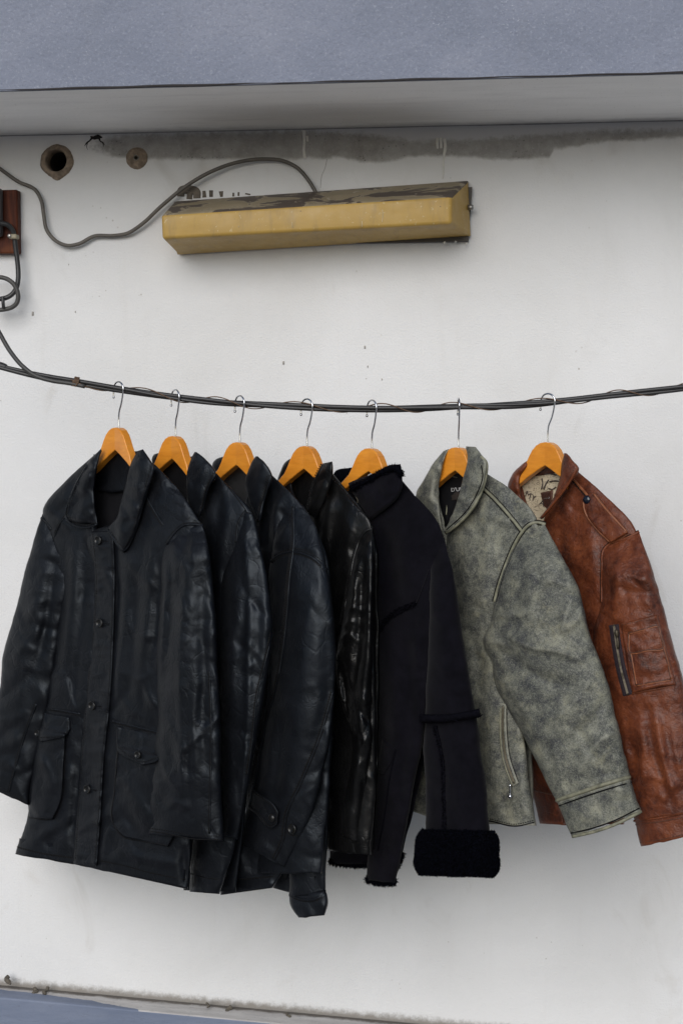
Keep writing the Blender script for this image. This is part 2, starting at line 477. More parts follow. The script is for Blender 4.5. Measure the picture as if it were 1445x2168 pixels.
# runs of white paint over the cement band, brown primer beside the lamp, cracks: thin but real relief
MT['drip'] = simple('white_paint_run', (0.66, 0.65, 0.61), 0.6, 0, 0.1, 60)
MT['primer'] = simple('brown_primer', (0.125, 0.105, 0.082), 0.8, 0, 0.3, 60)
MT['crack'] = simple('crack_black', (0.018, 0.016, 0.014), 1.0)
def wall_line(name, pts, r, mat, lift=0.0, sides=8):
    w = [P(a, b, lift) for a, b in pts]
    return link(name, tube_mesh(name, w, r, sides), mat, wall)
for pts, r in (([(643, 276), (644, 300), (643, 318), (645, 335)], [.0042, .0030, .0026, .0034]),
               ([(940, 293), (942, 310), (939, 330), (938, 352), (937, 378)], [.0030, .0036, .0026, .0020, .0015]),
               ([(925, 292), (925, 304), (926, 315)], [.0030, .0028, .0024]),
               ([(932, 292), (933, 306), (933, 314)], [.0026, .0024, .0028]),
               ([(650, 288), (651, 300)], [.0026, .0020])):
    wall_line('paint_run', pts, r, MT['drip'])
for pts, r in (([(192, 289), (199, 292), (207, 290), (217, 291)], [.0015, .0042, .0050, .0012]),
               ([(196, 291), (189, 299), (186, 301), (179, 309)], [.0028, .0016, .0018, .0005]),
               ([(210, 291), (213, 299), (218, 302), (219, 312)], [.0026, .0014, .0016, .0004]),
               ([(186, 302), (184, 311), (187, 319)], [.0010, .0008, .0004]), ([(219, 303), (224, 309)], [.0009, .0004])):
    wall_line('crack', pts, r, MT['crack'], -0.0004)
wall_line('hairline_crack', [(692, 337), (688, 355), (681, 372), (678, 398)], .0007, simple('faint_crack', (0.33, 0.31, 0.29), 1.0), -0.0004)
for pts, r in (([(383, 416), (384, 404), (400, 402), (416, 407), (417, 420)], [.008, .009, .010, .009, .008]),
               ([(396, 412), (408, 413)], [.010, .010]),
               ([(432, 404), (433, 418)], [.0035, .0045]), ([(447, 403), (447, 417)], [.0045, .0040]),
               ([(468, 405), (469, 417)], [.0050, .0030]), ([(494, 408), (494, 416)], [.0022, .0022]),
               ([(505, 407), (505, 415)], [.0022, .0018]), ([(519, 410), (530, 412)], [.0016, .0016])):
    w = [P(a, b, 0.0) for a, b in pts]
    me = tube_mesh('primer_run', w, r, 10)
    for v in me.vertices: v.co.y *= 0.18
    link('primer_run', me, MT['primer'], wall)
# a few raised blisters and chips
for k, (a, b, r) in enumerate(((772, 735, 3), (600, 768, 3.5), (778, 776, 2), (70, 664, 4), (146, 560, 1.5), (160, 660, 2), (808, 803, 2))):
    me = tube_mesh('chip', [P(a, b - r, 0), P(a, b + r, 0)], r * 0.0006, 8, smooth=False)
    link('chip', me, simple('chip_grey', (0.36, 0.34, 0.31), 0.9) if k == 0 else bpy.data.materials['chip_grey'], wall)

# ---- overhanging beam
def beam_mat():
    m = Mat('blue_grey_painted_concrete'); pos = m.pos()
    c = m.ramp(m.noise(5, 6, m.scaled(pos, (0.8, 1, 1.3)), 0.62, 0.6), [(0.30, (0.182, 0.202, 0.255)), (0.55, (0.218, 0.238, 0.298)), (0.75, (0.255, 0.272, 0.330))])
    c = m.mix(m.math('MULTIPLY', m.sstep(m.noise(190, 4, pos, 0.7), 0.53, 0.68), 0.34), c, (0.40, 0.425, 0.49))
    c = m.mix(m.math('MULTIPLY', m.sstep(m.noise(150, 4, pos, 0.7), 0.46, 0.33), 0.35), c, (0.15, 0.165, 0.22))
    white = m.math('MULTIPLY', m.sstep(m.noise(300, 2, pos), 0.63, 0.70), m.sstep(m.noise(6, 3, pos, 0.6, 1.0), 0.56, 0.68))
    c = m.mix(m.math('MULTIPLY', white, 0.6), c, (0.55, 0.57, 0.62))
    st = m.noise(10, 4, m.scaled(pos, (2.0, 1, 0.3)), 0.6)
    c = m.mix(m.math('MULTIPLY', m.sstep(st, 0.55, 0.75), 0.35), c, (0.21, 0.225, 0.27))
    nr = m.bump(m.noise(150, 4, pos, 0.6), 0.55, 0.005)
    nr = m.bump(m.noise(24, 3, pos), 0.2, 0.01, nr)
    return m.done(c, 0.75, nr, 0, 0.35)
def soffit_mat():
    m = Mat('grey_soffit'); pos = m.pos()
    c = m.ramp(m.noise(6, 6, m.scaled(pos, (0.5, 2.2, 1)), 0.6, 0.5), [(0.3, (0.80, 0.80, 0.80)), (0.7, (0.90, 0.90, 0.90))])
    c = m.mix(m.math('MULTIPLY', m.sstep(m.noise(9, 5, m.scaled(pos, (0.4, 3, 1)), 0.65), 0.52, 0.72), 0.4), c, (0.66, 0.66, 0.67))
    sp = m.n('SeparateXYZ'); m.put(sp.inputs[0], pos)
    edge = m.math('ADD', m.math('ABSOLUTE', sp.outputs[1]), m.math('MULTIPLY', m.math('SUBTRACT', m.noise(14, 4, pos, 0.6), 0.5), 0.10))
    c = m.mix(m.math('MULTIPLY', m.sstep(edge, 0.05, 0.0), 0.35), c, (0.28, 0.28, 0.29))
    c = m.mix(m.math('MULTIPLY', m.sstep(m.voronoi(70, 'F1', pos), 0.10, 0.04), 0.5), c, (0.12, 0.11, 0.10))
    return m.done(c, 0.85, m.bump(m.noise(160, 3, pos), 0.35, 0.002), 0, 0.3)
beam = empty('concrete_beam', (0, -DB / 2, ZS))
def box_faces(lo, hi):
    x0, y0, z0 = lo; x1, y1, z1 = hi
    v = [(x0, y0, z0), (x1, y0, z0), (x1, y1, z0), (x0, y1, z0), (x0, y0, z1), (x1, y0, z1), (x1, y1, z1), (x0, y1, z1)]
    return v, [(0, 3, 2, 1), (4, 5, 6, 7), (0, 1, 5, 4), (1, 2, 6, 5), (2, 3, 7, 6), (3, 0, 4, 7)]
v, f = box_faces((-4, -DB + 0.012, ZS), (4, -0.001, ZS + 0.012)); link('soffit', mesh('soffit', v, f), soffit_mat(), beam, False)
v, f = box_faces((-4, -DB, ZS - 0.001), (4, -DB + 0.012, ZS + 1.2)); link('fascia', mesh('fascia', v, f), beam_mat(), beam, False)
v, f = box_faces((-4, -DB + 0.0125, ZS + 0.0125), (4, 0.3, ZS + 1.19)); link('core', mesh('core', v, f), MT['mortar'], beam, False)
rnd = random.Random(5)
nE = 260
ex = np.linspace(-1.2, 1.2, nE)
er = 0.0013 + 0.0014 * np.clip(fbm(ex * 5, ex * 0 + 3, 4, 4) + 0.5, 0, 1.2)
link('dirty_edge', tube_mesh('dirty_edge', [(a, -DB + 0.001, ZS + 0.0005 * math.sin(a * 40)) for a in ex], er, 6, smooth=False), simple('soot_edge', (0.035, 0.032, 0.032), 0.95), beam)
tag(beam, 'blue grey concrete beam overhanging the white wall at the top', 'beam')
# cove of dirt where wall meets soffit
ec = 0.0008 + 0.0016 * np.clip(fbm(ex * 5, ex * 0 + 8, 6, 4) + 0.2, 0, 1.2)
link('dirt_line', tube_mesh('dirt_line', [(a, -0.0004, ZS - 0.0006) for a in ex], ec, 6, smooth=False), simple('grey_dirt', (0.26, 0.255, 0.26), 0.95), beam)

# ---- ledge at the foot of the wall
DL = 0.075
def ledge_mat():
    m = Mat('blue_painted_ledge'); pos = m.pos()
    sp = m.n('SeparateXYZ'); m.put(sp.inputs[0], pos)
    X, Y, Z = sp.outputs
    Z = m.math('SUBTRACT', Z, m.math('MULTIPLY', m.math('SUBTRACT', X, XL), ML))
    blue = m.ramp(m.noise(9, 5, m.scaled(pos, (0.6, 3, 3)), 0.6), [(0.3, (0.125, 0.155, 0.225)), (0.7, (0.185, 0.215, 0.29))])
    pale = m.ramp(m.noise(16, 5, m.scaled(pos, (0.4, 3, 3)), 0.6), [(0.3, (0.38, 0.36, 0.35)), (0.7, (0.56, 0.545, 0.53))])
    xl = float(P(270, 2130, 0.05)[0])
    dep = m.math('MULTIPLY', Y, -1.0)
    lim = m.ramp(m.remap(X, xl - 0.5, xl + 0.5), [(0.0, 0.036), (0.25, 0.030), (0.42, 0.044), (0.53, 0.072), (0.56, 0.2), (1.0, 0.2)])
    lim = m.math('ADD', lim, m.math('MULTIPLY', m.math('SUBTRACT', m.noise(26, 4, pos, 0.6), 0.5), 0.020))
    isb = m.math('MAXIMUM', m.sstep(m.math('SUBTRACT', dep, lim), -0.001, 0.001), m.sstep(Z, ZL - 0.002, ZL - 0.003))
    c = m.mix(isb, pale, blue)
    cr = m.sstep(m.noise(10, 3, m.scaled(pos, (0.7, 4, 4)), 0.5, 2.0), 0.485, 0.5)
    cr2 = m.sstep(m.noise(10, 3, m.scaled(pos, (0.7, 4, 4)), 0.5, 2.0), 0.515, 0.5)
    c = m.mix(m.math('MULTIPLY', m.math('MULTIPLY', cr, cr2), 0.35), c, (0.10, 0.115, 0.15))
    dirt = m.math('ADD', dep, m.math('MULTIPLY', m.math('SUBTRACT', m.noise(22, 5, pos, 0.7), 0.5), 0.03))  # shadowed, dirty gap along the wall foot, painted as a dark strip
    c = m.mix(m.math('MULTIPLY', m.sstep(dirt, 0.026, 0.012), 0.95), c, (0.095, 0.082, 0.068))
    return m.done(c, 0.7, m.bump(m.noise(60, 4, pos), 0.3, 0.003))
bm_l = box_mesh('painted_ledge', (-4, -DL, ZL - 0.5), (4, -0.0005, ZL), 0.004, 2)
for v_ in bm_l.vertices: v_.co.z += ML * (v_.co.x - XL)
ledge = link('painted_ledge', bm_l, ledge_mat(), None, False)
tag(ledge, 'narrow blue painted ledge along the foot of the white wall', 'ledge')
MT['moss'] = simple('dry_dirt_clump', (0.11, 0.095, 0.075), 1.0, 0, 0.4, 200, 0.8)
for k, (a, b, s) in enumerate(((73, 2100, 7), (98, 2097, 6), (485, 2140, 8), (18, 2074, 7), (610, 2150, 5), (440, 2128, 4))):
    pts = [P(a + s * math.sin(k + q * 1.7) * 0.7, b - s + q * s * 0.8, 0.02 + 0.006 * q) for q in range(4)]
    link('dirt_clump', tube_mesh('dirt_clump', pts, [s * .0007, s * .0006, s * .0008, s * .0003], 7), MT['moss'], ledge)

# ================================================================ lamp on the wall
def lamp_mats():
    m = Mat('ochre_lamp_plastic'); pos = m.pos()
    c = m.ramp(m.noise(9, 6, m.scaled(pos, (0.6, 1, 2)), 0.6), [(0.3, (0.375, 0.232, 0.050)), (0.7, (0.475, 0.305, 0.076))])
    c = m.mix(m.math('MULTIPLY', m.sstep(m.noise(20, 6, m.scaled(pos, (2.2, 1, .4)), 0.7), 0.48, 0.72), 0.6), c, (0.30, 0.20, 0.07))
    c = m.mix(m.math('MULTIPLY', m.sstep(m.noise(140, 3, pos), 0.64, 0.72), 0.5), c, (0.56, 0.47, 0.27))
    c = m.mix(m.sstep(m.voronoi(38, 'F1', pos), 0.055, 0.03), c, (0.10, 0.075, 0.04))
    a = m.done(c, m.remap(m.noise(30, 4, pos), 0.3, 0.7, 0.4, 0.6), m.bump(m.noise(60, 3, pos), 0.08, 0.002))
    m = Mat('weathered_lamp_top'); pos = m.pos()
    c = m.ramp(m.noise(12, 6, m.scaled(pos, (0.6, 1, 1)), 0.65), [(0.3, (0.21, 0.17, 0.105)), (0.7, (0.30, 0.245, 0.155))])
    fl = m.noise(7.5, 5, m.scaled(pos, (0.9, 1.2, 2.6)), 0.62, 0.8)
    c = m.mix(m.sstep(fl, 0.50, 0.515), c, (0.085, 0.066, 0.052))
    c = m.mix(m.math('MULTIPLY', m.math('MULTIPLY', m.sstep(fl, 0.475, 0.49), m.sstep(fl, 0.52, 0.505)), 0.6), c, (0.33, 0.28, 0.20))
    c = m.mix(m.math('MULTIPLY', m.sstep(m.noise(36, 3, m.scaled(pos, (1.2, 1, 1.0)), 0.5, 1.0), 0.66, 0.70), 0.7), c, (0.40, 0.35, 0.27))
    b = m.done(c, 0.6, m.bump(fl, 0.3, 0.004))
    return a, b
la, lb = lamp_mats()
lamp = empty('wall_lamp', V(680, 470, 0.0))
def lamp_cover():
    D0, D1 = 0.018, 0.145
    base = [(368, 426, D0), (990, 382, D0), (995, 499, D0), (375, 538, D0)]
    front = [(341, 455, D1), (955, 416, D1), (955, 474, D1), (343, 506, D1)]
    bm = bmesh.new()
    bv = [bm.verts.new(P(*p)) for p in base]; fv = [bm.verts.new(P(*p)) for p in front]
    bk = [bm.verts.new(Vector(P(*p)) + Vector((0, 0.010, 0))) for p in base]
    faces = [fv[::-1]]
    for k in range(4):
        k2 = (k + 1) % 4
        faces.append([bv[k], fv[k], fv[k2], bv[k2]])
        faces.append([bk[k], bv[k], bv[k2], bk[k2]])
    faces.append(bk)
    for f_ in faces: bm.faces.new(f_)
    bmesh.ops.recalc_face_normals(bm, faces=bm.faces)
    ed = [e for e in bm.edges if all(v_ in fv + bv for v_ in e.verts)]
    bmesh.ops.bevel(bm, geom=ed, offset=0.007, segments=4, affect='EDGES', profile=0.5)
    bm.normal_update()
    for f_ in bm.faces:
        f_.material_index = 1 if f_.normal.z > 0.45 else 0
    me = bpy.data.meshes.new('cover'); bm.to_mesh(me); bm.free()
    me.materials.append(la); me.materials.append(lb)
    return me
link('cover', lamp_cover(), None, lamp)
bp = [P(*p) for p in ((384, 432, 0.002), (999, 398, 0.002), (991, 512, 0.002), (430, 522, 0.002))]
vv = [Vector(p) for p in bp] + [Vector(p) + Vector((0, -0.014, 0)) for p in bp]
link('back_plate', mesh('back_plate', vv, [(3, 2, 1, 0), (4, 5, 6, 7), (0, 1, 5, 4), (1, 2, 6, 5), (2, 3, 7, 6), (3, 0, 4, 7)]), simple('dark_back_plate', (0.045, 0.038, 0.030), 0.6), lamp, False)
sc = P(994, 439, 0.030)
link('screw', tube_mesh('screw', [sc + np.array([-.004, 0, 0]), sc + np.array([.006, 0, 0]), sc + np.array([.0075, 0, 0])], [.0055, .0055, .0025], 14, smooth=False), simple('grey_screw', (0.32, 0.31, 0.29), 0.4, 0.8), lamp)
for (a, b, a2, b2, d_) in ((939, 512, 942, 516, .022), (985, 516, 987, 517, .018), (962, 512, 966, 513, .018)):
    link('paint_spot', tube_mesh('paint_spot', [P(a, b, d_), P(a2, b2, d_)], .0028, 8, smooth=False), MT['drip'], lamp)
# white paint scratches that ran over the front
for pts in ([(809, 444), (810, 456), (808, 470)], [(766, 468), (766, 480)], [(618, 470), (619, 482)], [(505, 478), (505, 481)]):
    link('paint_scratch', tube_mesh('paint_scratch', [P(a, b, 0.1455) for a, b in pts], .0007, 6), simple('pale_scratch', (0.55, 0.46, 0.28), 0.7) if 'pale_scratch' not in bpy.data.materials else bpy.data.materials['pale_scratch'], lamp)
tag(lamp, 'long ochre plastic lamp cover mounted crookedly on the wall', 'lamp')

# ================================================================ cables and the board at the left
MT['cable_grey'] = simple('grey_brown_cable', (0.105, 0.094, 0.080), 0.55, 0, 0.2, 40)
MT['cable_black'] = simple('black_cable_sheath', (0.022, 0.022, 0.023), 0.45, 0, 0.3, 50)
def cable(name, pts, r, mat, parent=None, n=None, sides=12):
    return link(name, tube_mesh(name, [P(*p) for p in pts], r, sides, n or len(pts) * 8), mat, parent)
c1 = cable('grey_cable', [(-70, 300, .012), (-20, 343, .012), (0, 357, .012), (40, 385, .012), (75, 402, .012), (88, 425, .014), (93, 455, .016), (100, 488, .018), (120, 511, .018), (145, 520, .016), (165, 517, .014),
    (200, 500, .012), (240, 499, .012), (270, 494, .014), (300, 475, .018), (340, 438, .022), (400, 390, .026), (450, 362, .026), (510, 342, .022), (560, 337, .018), (600, 341, .018), (630, 356, .018), (650, 378, .020), (668, 408, .022), (674, 425, .024)], .0040, MT['cable_grey'])
tag(c1, 'grey brown cable looping along the wall to the ochre lamp', 'cable')

def board_mat():
    m = Mat('dark_red_wood'); pos = m.pos()
    gr = m.noise(40, 6, m.scaled(pos, (3, 1, 0.25)), 0.65, 1.0)
    c = m.ramp(gr, [(0.3, (0.028, 0.007, 0.004)), (0.55, (0.085, 0.020, 0.008)), (0.8, (0.17, 0.052, 0.018))])
    c = m.mix(m.math('MULTIPLY', m.sstep(m.noise(12, 4, pos, 0.6), 0.52, 0.7), 0.6), c, (0.15, 0.048, 0.017))
    return m.done(c, 0.55, m.bump(gr, 0.2, 0.002), 0, 0.15)
def px_box(name, x0, y0, x1, y1, d0, d1, mat, parent=None, bevel=0.002):
    a = P(x0, y0, d1); b = P(x1, y1, d1)
    return link(name, box_mesh(name, (a[0], -d1, b[2]), (b[0], -d0, a[2]), bevel), mat, parent, False)
board = px_box('mounting_board', -60, 403, 38, 536, 0.0005, 0.026, board_mat(), None, 0.003)
tag(board, 'dark red stained wooden mounting board at the left edge', 'board')
jb = px_box('junction_box', -75, 397, 0, 499, 0.0265, 0.055, simple('grey_box_plastic', (0.085, 0.085, 0.09), 0.45), None, 0.006)
tag(jb, 'dark grey box fixed on the red wooden board', 'junction box')
kc = empty('power_cord', V(0, 600, 0.05))
cable('cord', [(-8, 474, .055), (4, 473, .050), (18, 477, .045), (27, 488, .040), (31, 502, .036), (33, 520, .034), (37, 550, .032), (39, 572, .032), (39, 590, .034), (35, 610, .036), (25, 624, .038), (12, 631, .040), (-2, 633, .042), (-20, 631, .044)], .0052, MT['cable_black'], kc)
cable('cord_loop', [(-30, 594, .052), (-16, 588, .052), (0, 587, .052), (16, 591, .052), (29, 601, .051), (37, 616, .050), (39, 630, .049), (35, 643, .048), (25, 651, .047), (10, 655, .046), (-6, 656, .046), (-25, 650, .046)], .0049, simple('grey_cord_sheath', (0.055, 0.053, 0.050), 0.5), kc)
cable('tie', [(6, 628, .052), (7, 640, .054), (8, 652, .052)], .0036, MT['cable_black'], kc)
tag(kc, 'coiled black power cord hanging under the red board', 'cord')
cl = empty('cable_clamp', V(27, 500, 0.04))
px_box('clamp_strap', 18, 495, 35, 505, 0.027, 0.050, simple('beige_clamp', (0.33, 0.29, 0.20), 0.5), cl, 0.003)
q = P(20, 499, 0.052)
link('clamp_nail', tube_mesh('clamp_nail', [q + np.array([0, .012, 0]), q, q + np.array([0, -.001, 0])], [.0035, .0042, .002], 12, smooth=False), simple('nail_grey', (0.45, 0.43, 0.40), 0.35, 0.8), cl)
tag(cl, 'small beige clamp holding black cord to the red board', 'clamp')

# ---- the line the jackets hang from: a bundle of black cables bound with brown wire
DW = 0.345
LINE = [(-160, 742), (-80, 760), (0, 777), (60, 790), (110, 800), (160, 808), (250, 823), (375, 841), (510, 854), (650, 861), (790, 864), (970, 861), (1165, 851), (1300, 836), (1445, 820), (1600, 799)]
LC = crspline([(a, b) for a, b in LINE], 420)
def line_y(x): return float(np.interp(x, LC[:, 0], LC[:, 1]))
bundle = empty('cable_bundle', V(722, 862, DW))
for k, (ph, tw, r) in enumerate(((0.3, 3.2, .0042), (2.6, 3.2, .0039), (4.6, 3.2, .0036))):
    pts = []
    for i, (a, b) in enumerate(LC):
        g = ph + tw * math.pi * (a / 1445.0) + 0.5 * math.sin(a / 90.0 + k)
        spread = 4.6 * (0.85 + 0.3 * math.sin(a / 130.0 + 2 * k))
        pts.append(P(a, b + spread * math.sin(g), DW + 0.0040 * math.cos(g)))
    link('cable', tube_mesh('cable', pts, r, 10, smooth=False), MT['cable_black'], bundle)
pts = []
for a in np.linspace(150, 1600, 1500):
    g = 2 * math.pi * a / 168.0 + 0.4 * math.sin(a / 70)
    pts.append(P(a, line_y(a) + 9.6 * math.sin(g), DW + 0.0095 * math.cos(g)))
MT['rust_wire'] = simple('brown_binding_wire', (0.125, 0.075, 0.045), 0.6, 0.2)
link('binding_wire', tube_mesh('binding_wire', pts, .0011, 6, smooth=False), MT['rust_wire'], bundle)
pts = []
for t in np.linspace(0, 1, 120):
    g = 2 * math.pi * 5 * t
    pts.append(P(155 + 11 * t - 3 * math.sin(g), 807 + 2 * t + 9.5 * math.sin(g), DW + 0.011 * math.cos(g)))
pts += [P(160, 818, DW + .013), P(153, 816, DW + .016)]
link('wire_tie', tube_mesh('wire_tie', pts, .0011, 6, smooth=False), MT['rust_wire'], bundle)
cable('sleeve_joint', [(-30, 768, DW), (-10, 773, DW), (11, 777, DW), (13, 778, DW)], [.0085, .0085, .0080, .0060], MT['cable_black'], bundle)
tag(bundle, 'sagging bundle of black cables that carries the hangers', 'cable bundle')
bc = cable('drop_cable', [(-60, 600, DW - .1), (-20, 668, DW - .03), (0, 706, DW - .01), (25, 748, DW), (48, 775, DW + .008), (75, 795, DW + .011), (110, 806, DW + .010), (145, 811, DW + .008), (180, 818, DW + .006)], .0043, simple('dark_grey_cable', (0.040, 0.039, 0.037), 0.5))
tag(bc, 'black cable dropping from upper left to join the bundle', 'cable')

# ================================================================ hangers
def wood_mat():
    m = Mat('varnished_orange_wood'); pos = m.pos()
    gr = m.noise(34, 5, m.scaled(pos, (0.5, 0.5, 2.6)), 0.6, 0.8)
    c = m.ramp(gr, [(0.3, (0.66, 0.228, 0.018)), (0.7, (0.82, 0.325, 0.034))])
    f = m.noise(160, 3, m.scaled(pos, (0.4, 0.4, 3)), 0.6)
    c = m.mix(m.math('MULTIPLY', m.sstep(f, 0.5, 0.75), 0.25), c, (0.46, 0.16, 0.018))
    oi = m.n('ObjectInfo').outputs['Random']
    c = m.mix(m.math('MULTIPLY', oi, 0.3), c, (0.50, 0.165, 0.016))
    return m.done(c, 0.34, m.bump(gr, 0.03, 0.001), 0, 0.45, **{'Coat Weight': 0.25, 'Coat Roughness': 0.2})
MT['wood'] = wood_mat()
THETA = 40.0
HALF = [(0, 0.0), (9, -1.2), (17, -5.5), (25, -14), (31, -25), (37, -38), (45, -52), (58, -65), (68, -74), (72, -82),
        (68, -90), (58, -84), (46, -75), (35, -66), (26, -60), (16, -53), (8, -48), (0, -43.5)]
def hanger(xc, ytop, label, hook_turn=0.0, theta=THETA, tilt=0.0):
    o0 = P(xc, ytop, DW)
    root = empty('coat_hanger', Vector(o0))
    th = math.radians(theta)
    R = np.array([math.cos(th), -math.sin(th), 0]); N = np.array([-math.sin(th), -math.cos(th), 0]); Z = np.array([0, 0, 1.0])
    bm = bmesh.new()
    for sgn in (-1, 1):
        ring_f = []; ring_b = []
        for s_, z_ in HALF:
            s = 1.13 * sgn * min(s_, 49 if sgn > 0 else 80) * 0.001 + (s_ - 49) * 1e-5 * (s_ > 49) * (sgn > 0); z = z_ * 0.001 + tilt * s
            bend = 0.0016 + 0.07 * abs(s)
            ring_f.append(bm.verts.new(o0 + R * s + Z * z + N * (0.0085 + bend)))
            ring_b.append(bm.verts.new(o0 + R * s + Z * z + N * (-0.0085 + bend)))
        n = len(HALF)
        # strip faces between upper and lower outline
        for k in range(n // 2 - 1):
            a, b, c, d = k, k + 1, n - 2 - k, n - 1 - k
            q1 = [ring_f[a], ring_f[b], ring_f[c], ring_f[d]] if b != c else [ring_f[a], ring_f[b], ring_f[d]]
            q2 = [ring_b[a], ring_b[b], ring_b[c], ring_b[d]] if b != c else [ring_b[a], ring_b[b], ring_b[d]]
            bm.faces.new(q1); bm.faces.new(q2)
        for k in range(n - 1):
            bm.faces.new([ring_f[k], ring_f[k + 1], ring_b[k + 1], ring_b[k]])
    bmesh.ops.remove_doubles(bm, verts=bm.verts, dist=1e-6)
    bmesh.ops.recalc_face_normals(bm, faces=bm.faces)
    rim = [e for e in bm.edges if len(e.link_faces) == 2 and e.link_faces[0].normal.dot(e.link_faces[1].normal) < 0.5]
    bmesh.ops.bevel(bm, geom=rim, offset=0.0022, segments=3, affect='EDGES', profile=0.5)
    me = bpy.data.meshes.new('wooden_body'); bm.to_mesh(me); bm.free()
    me.polygons.foreach_set('use_smooth', [False] * len(me.polygons))
    link('wooden_body', me, MT['wood'], root, False)
    # hook, in its own plane; it goes over the cable bundle
    hr = math.radians(theta + hook_turn)
    HR = np.array([math.cos(hr), -math.sin(hr), 0])
    top = (ytop - line_y(xc)) * 0.00090
    prof = [(0, -.010), (0, 0), (0, .022), (.001, .030), (.006, .044), (.0105, top - .010), (.0115, top + .003), (.007, top + .0105), (0, top + .0135), (-.008, top + .0110), (-.0125, top + .003), (-.0135, top - .008), (-.0135, top - .015)]
    pts = [o0 + HR * (a * 1.25) + Z * b for a, b in prof]
    link('hook', tube_mesh('hook', pts, .0016, 10, 70), MT['steel'], root)
    e = pts[-1]
    link('hook_tip', tube_mesh('hook_tip', [e + Z * .002, e, e - Z * .0015, e - Z * .003], [.0018, .0026, .0026, .0012], 10, smooth=False), MT['steel'], root)
    tag(root, label, 'hanger', 'orange wooden hangers on the cable bundle')
    return root
HX = [252, 372, 508, 650, 787, 970, 1159]
HY = [905, 923, 936, 944, 949, 947, 936]
HL = ['orange wooden hanger carrying the long black coat with button placket',
      'orange wooden hanger, second from left along the cables',
      'orange wooden hanger carrying the black jacket with buttoned cuff tab',
      'orange wooden hanger carrying the shiny black stand collar jacket',
      'orange wooden hanger carrying the black suede jacket with fur collar',
      'orange wooden hanger carrying the grey green distressed jacket',
      'orange wooden hanger carrying the brown leather jacket']
for k in range(7):
    hanger(HX[k], HY[k], HL[k], hook_turn=(0, 8, 6, 0, 10, 38, -4)[k], theta=(40, 41, 40, 39, 40, 44, 38)[k], tilt=(0.01, -0.02, 0.0, 0.015, -0.03, 0.01, 0.02)[k])

# ================================================================ garment building
from mathutils import kdtree
SW = 0.20
FOLD = 1.15; AUTO = 1.7
class Jacket:
    def __init__(s, name, k, label, mat, slope=0.00081):
        s.xc = HX[k]; s.slope = slope; s.mat = mat; s.seed = k * 100 + 11
        s.root = empty(name, V(HX[k], HY[k] + 60, DW))
        tag(s.root, label, 'jacket' if k else 'coat', 'leather jackets hanging in a row')
    def base(s, x):
        return DW + SW * np.tanh(s.slope * (np.asarray(x, float) - s.xc) / SW)

def polydist(x, y, pts):
    """distance to a polyline, side of it, and position along it 0..1"""
    best = np.full(x.shape, 1e9); side = np.zeros_like(x); along = np.zeros_like(x)
    p = np.asarray(pts, float); seg = np.linalg.norm(np.diff(p, axis=0), axis=1); cum = np.concatenate([[0], np.cumsum(seg)]); tot = cum[-1]
    for i in range(len(p) - 1):
        a, b = p[i], p[i + 1]; ab = b - a; l2 = ab.dot(ab) + 1e-9
        t = np.clip(((x - a[0]) * ab[0] + (y - a[1]) * ab[1]) / l2, 0, 1)
        qx = a[0] + t * ab[0]; qy = a[1] + t * ab[1]
        d = np.hypot(x - qx, y - qy)
        m = d < best
        best = np.where(m, d, best)
        side = np.where(m, np.sign(ab[0] * (y - a[1]) - ab[1] * (x - a[0])), side)
        along = np.where(m, (cum[i] + t * seg[i]) / tot, along)
    return best, side, along

def fold_height(x, y, folds):
    h = np.zeros_like(x)
    for fo in folds:
        pts, w, amp = fo[:3]; w = w * 1.2; kind = fo[3] if len(fo) > 3 else 'r'
        if len(pts) > 2:
            pts = crspline(pts, len(pts) * 4)
        d, sd, al = polydist(x, y, pts)
        tap = np.clip(np.sin(np.pi * np.clip(al, 0.0, 1.0)), 0, 1) ** 0.6 if kind in 'rka' else np.clip(np.minimum(al, 1 - al) * 6, 0, 1)
        if kind == 'r': h += amp * 1e-3 * np.exp(-(d / w) ** 2) * tap
        elif kind == 'k': h += amp * 1e-3 * np.exp(-(np.sqrt(d * d + (0.6 * w) ** 2) - 0.6 * w) / w) * tap
        elif kind == 's': h += amp * 1e-3 * (np.tanh(sd * d / 3.0) * np.exp(-d / w)) * tap
        elif kind == 'a':
            ww = np.where(sd > 0, 0.42 * w, 1.7 * w); rr = 0.25 * w
            h += amp * 1e-3 * np.exp(-(np.sqrt(d * d + rr * rr) - rr) / ww) * tap
        elif kind == 'g': h += amp * 1e-3 * np.exp(-(d / w) ** 2)           # full-length groove / ridge
    return h

def auto_folds(rs, x, y, spec):
    out = []
    x0, x1, y0, y1 = x.min(), x.max(), y.min(), y.max()
    for (n, ang, jit, ln, wd, am) in spec:
        for _ in range(n):
            i = rs.randint(x.size)
            cx, cy = x.flat[i], y.flat[i]
            a = math.radians(ang + rs.normal() * jit); L = rs.uniform(*ln) / 2; b = rs.normal() * 0.18 * L
            c, s_ = math.cos(a), math.sin(a)
            pts = [(cx - c * L, cy - s_ * L), (cx - c * L * .33 - s_ * b, cy - s_ * L * .33 + c * b), (cx + c * L * .4 - s_ * b * .8, cy + s_ * L * .4 + c * b * .8), (cx + c * L, cy + s_ * L)]
            amp = rs.uniform(*am) * (1 if rs.rand() < 0.55 else -1)
            out.append((pts, rs.uniform(*wd), amp, ('a', 'a', 'k', 'r')[rs.randint(4)]))
    return out

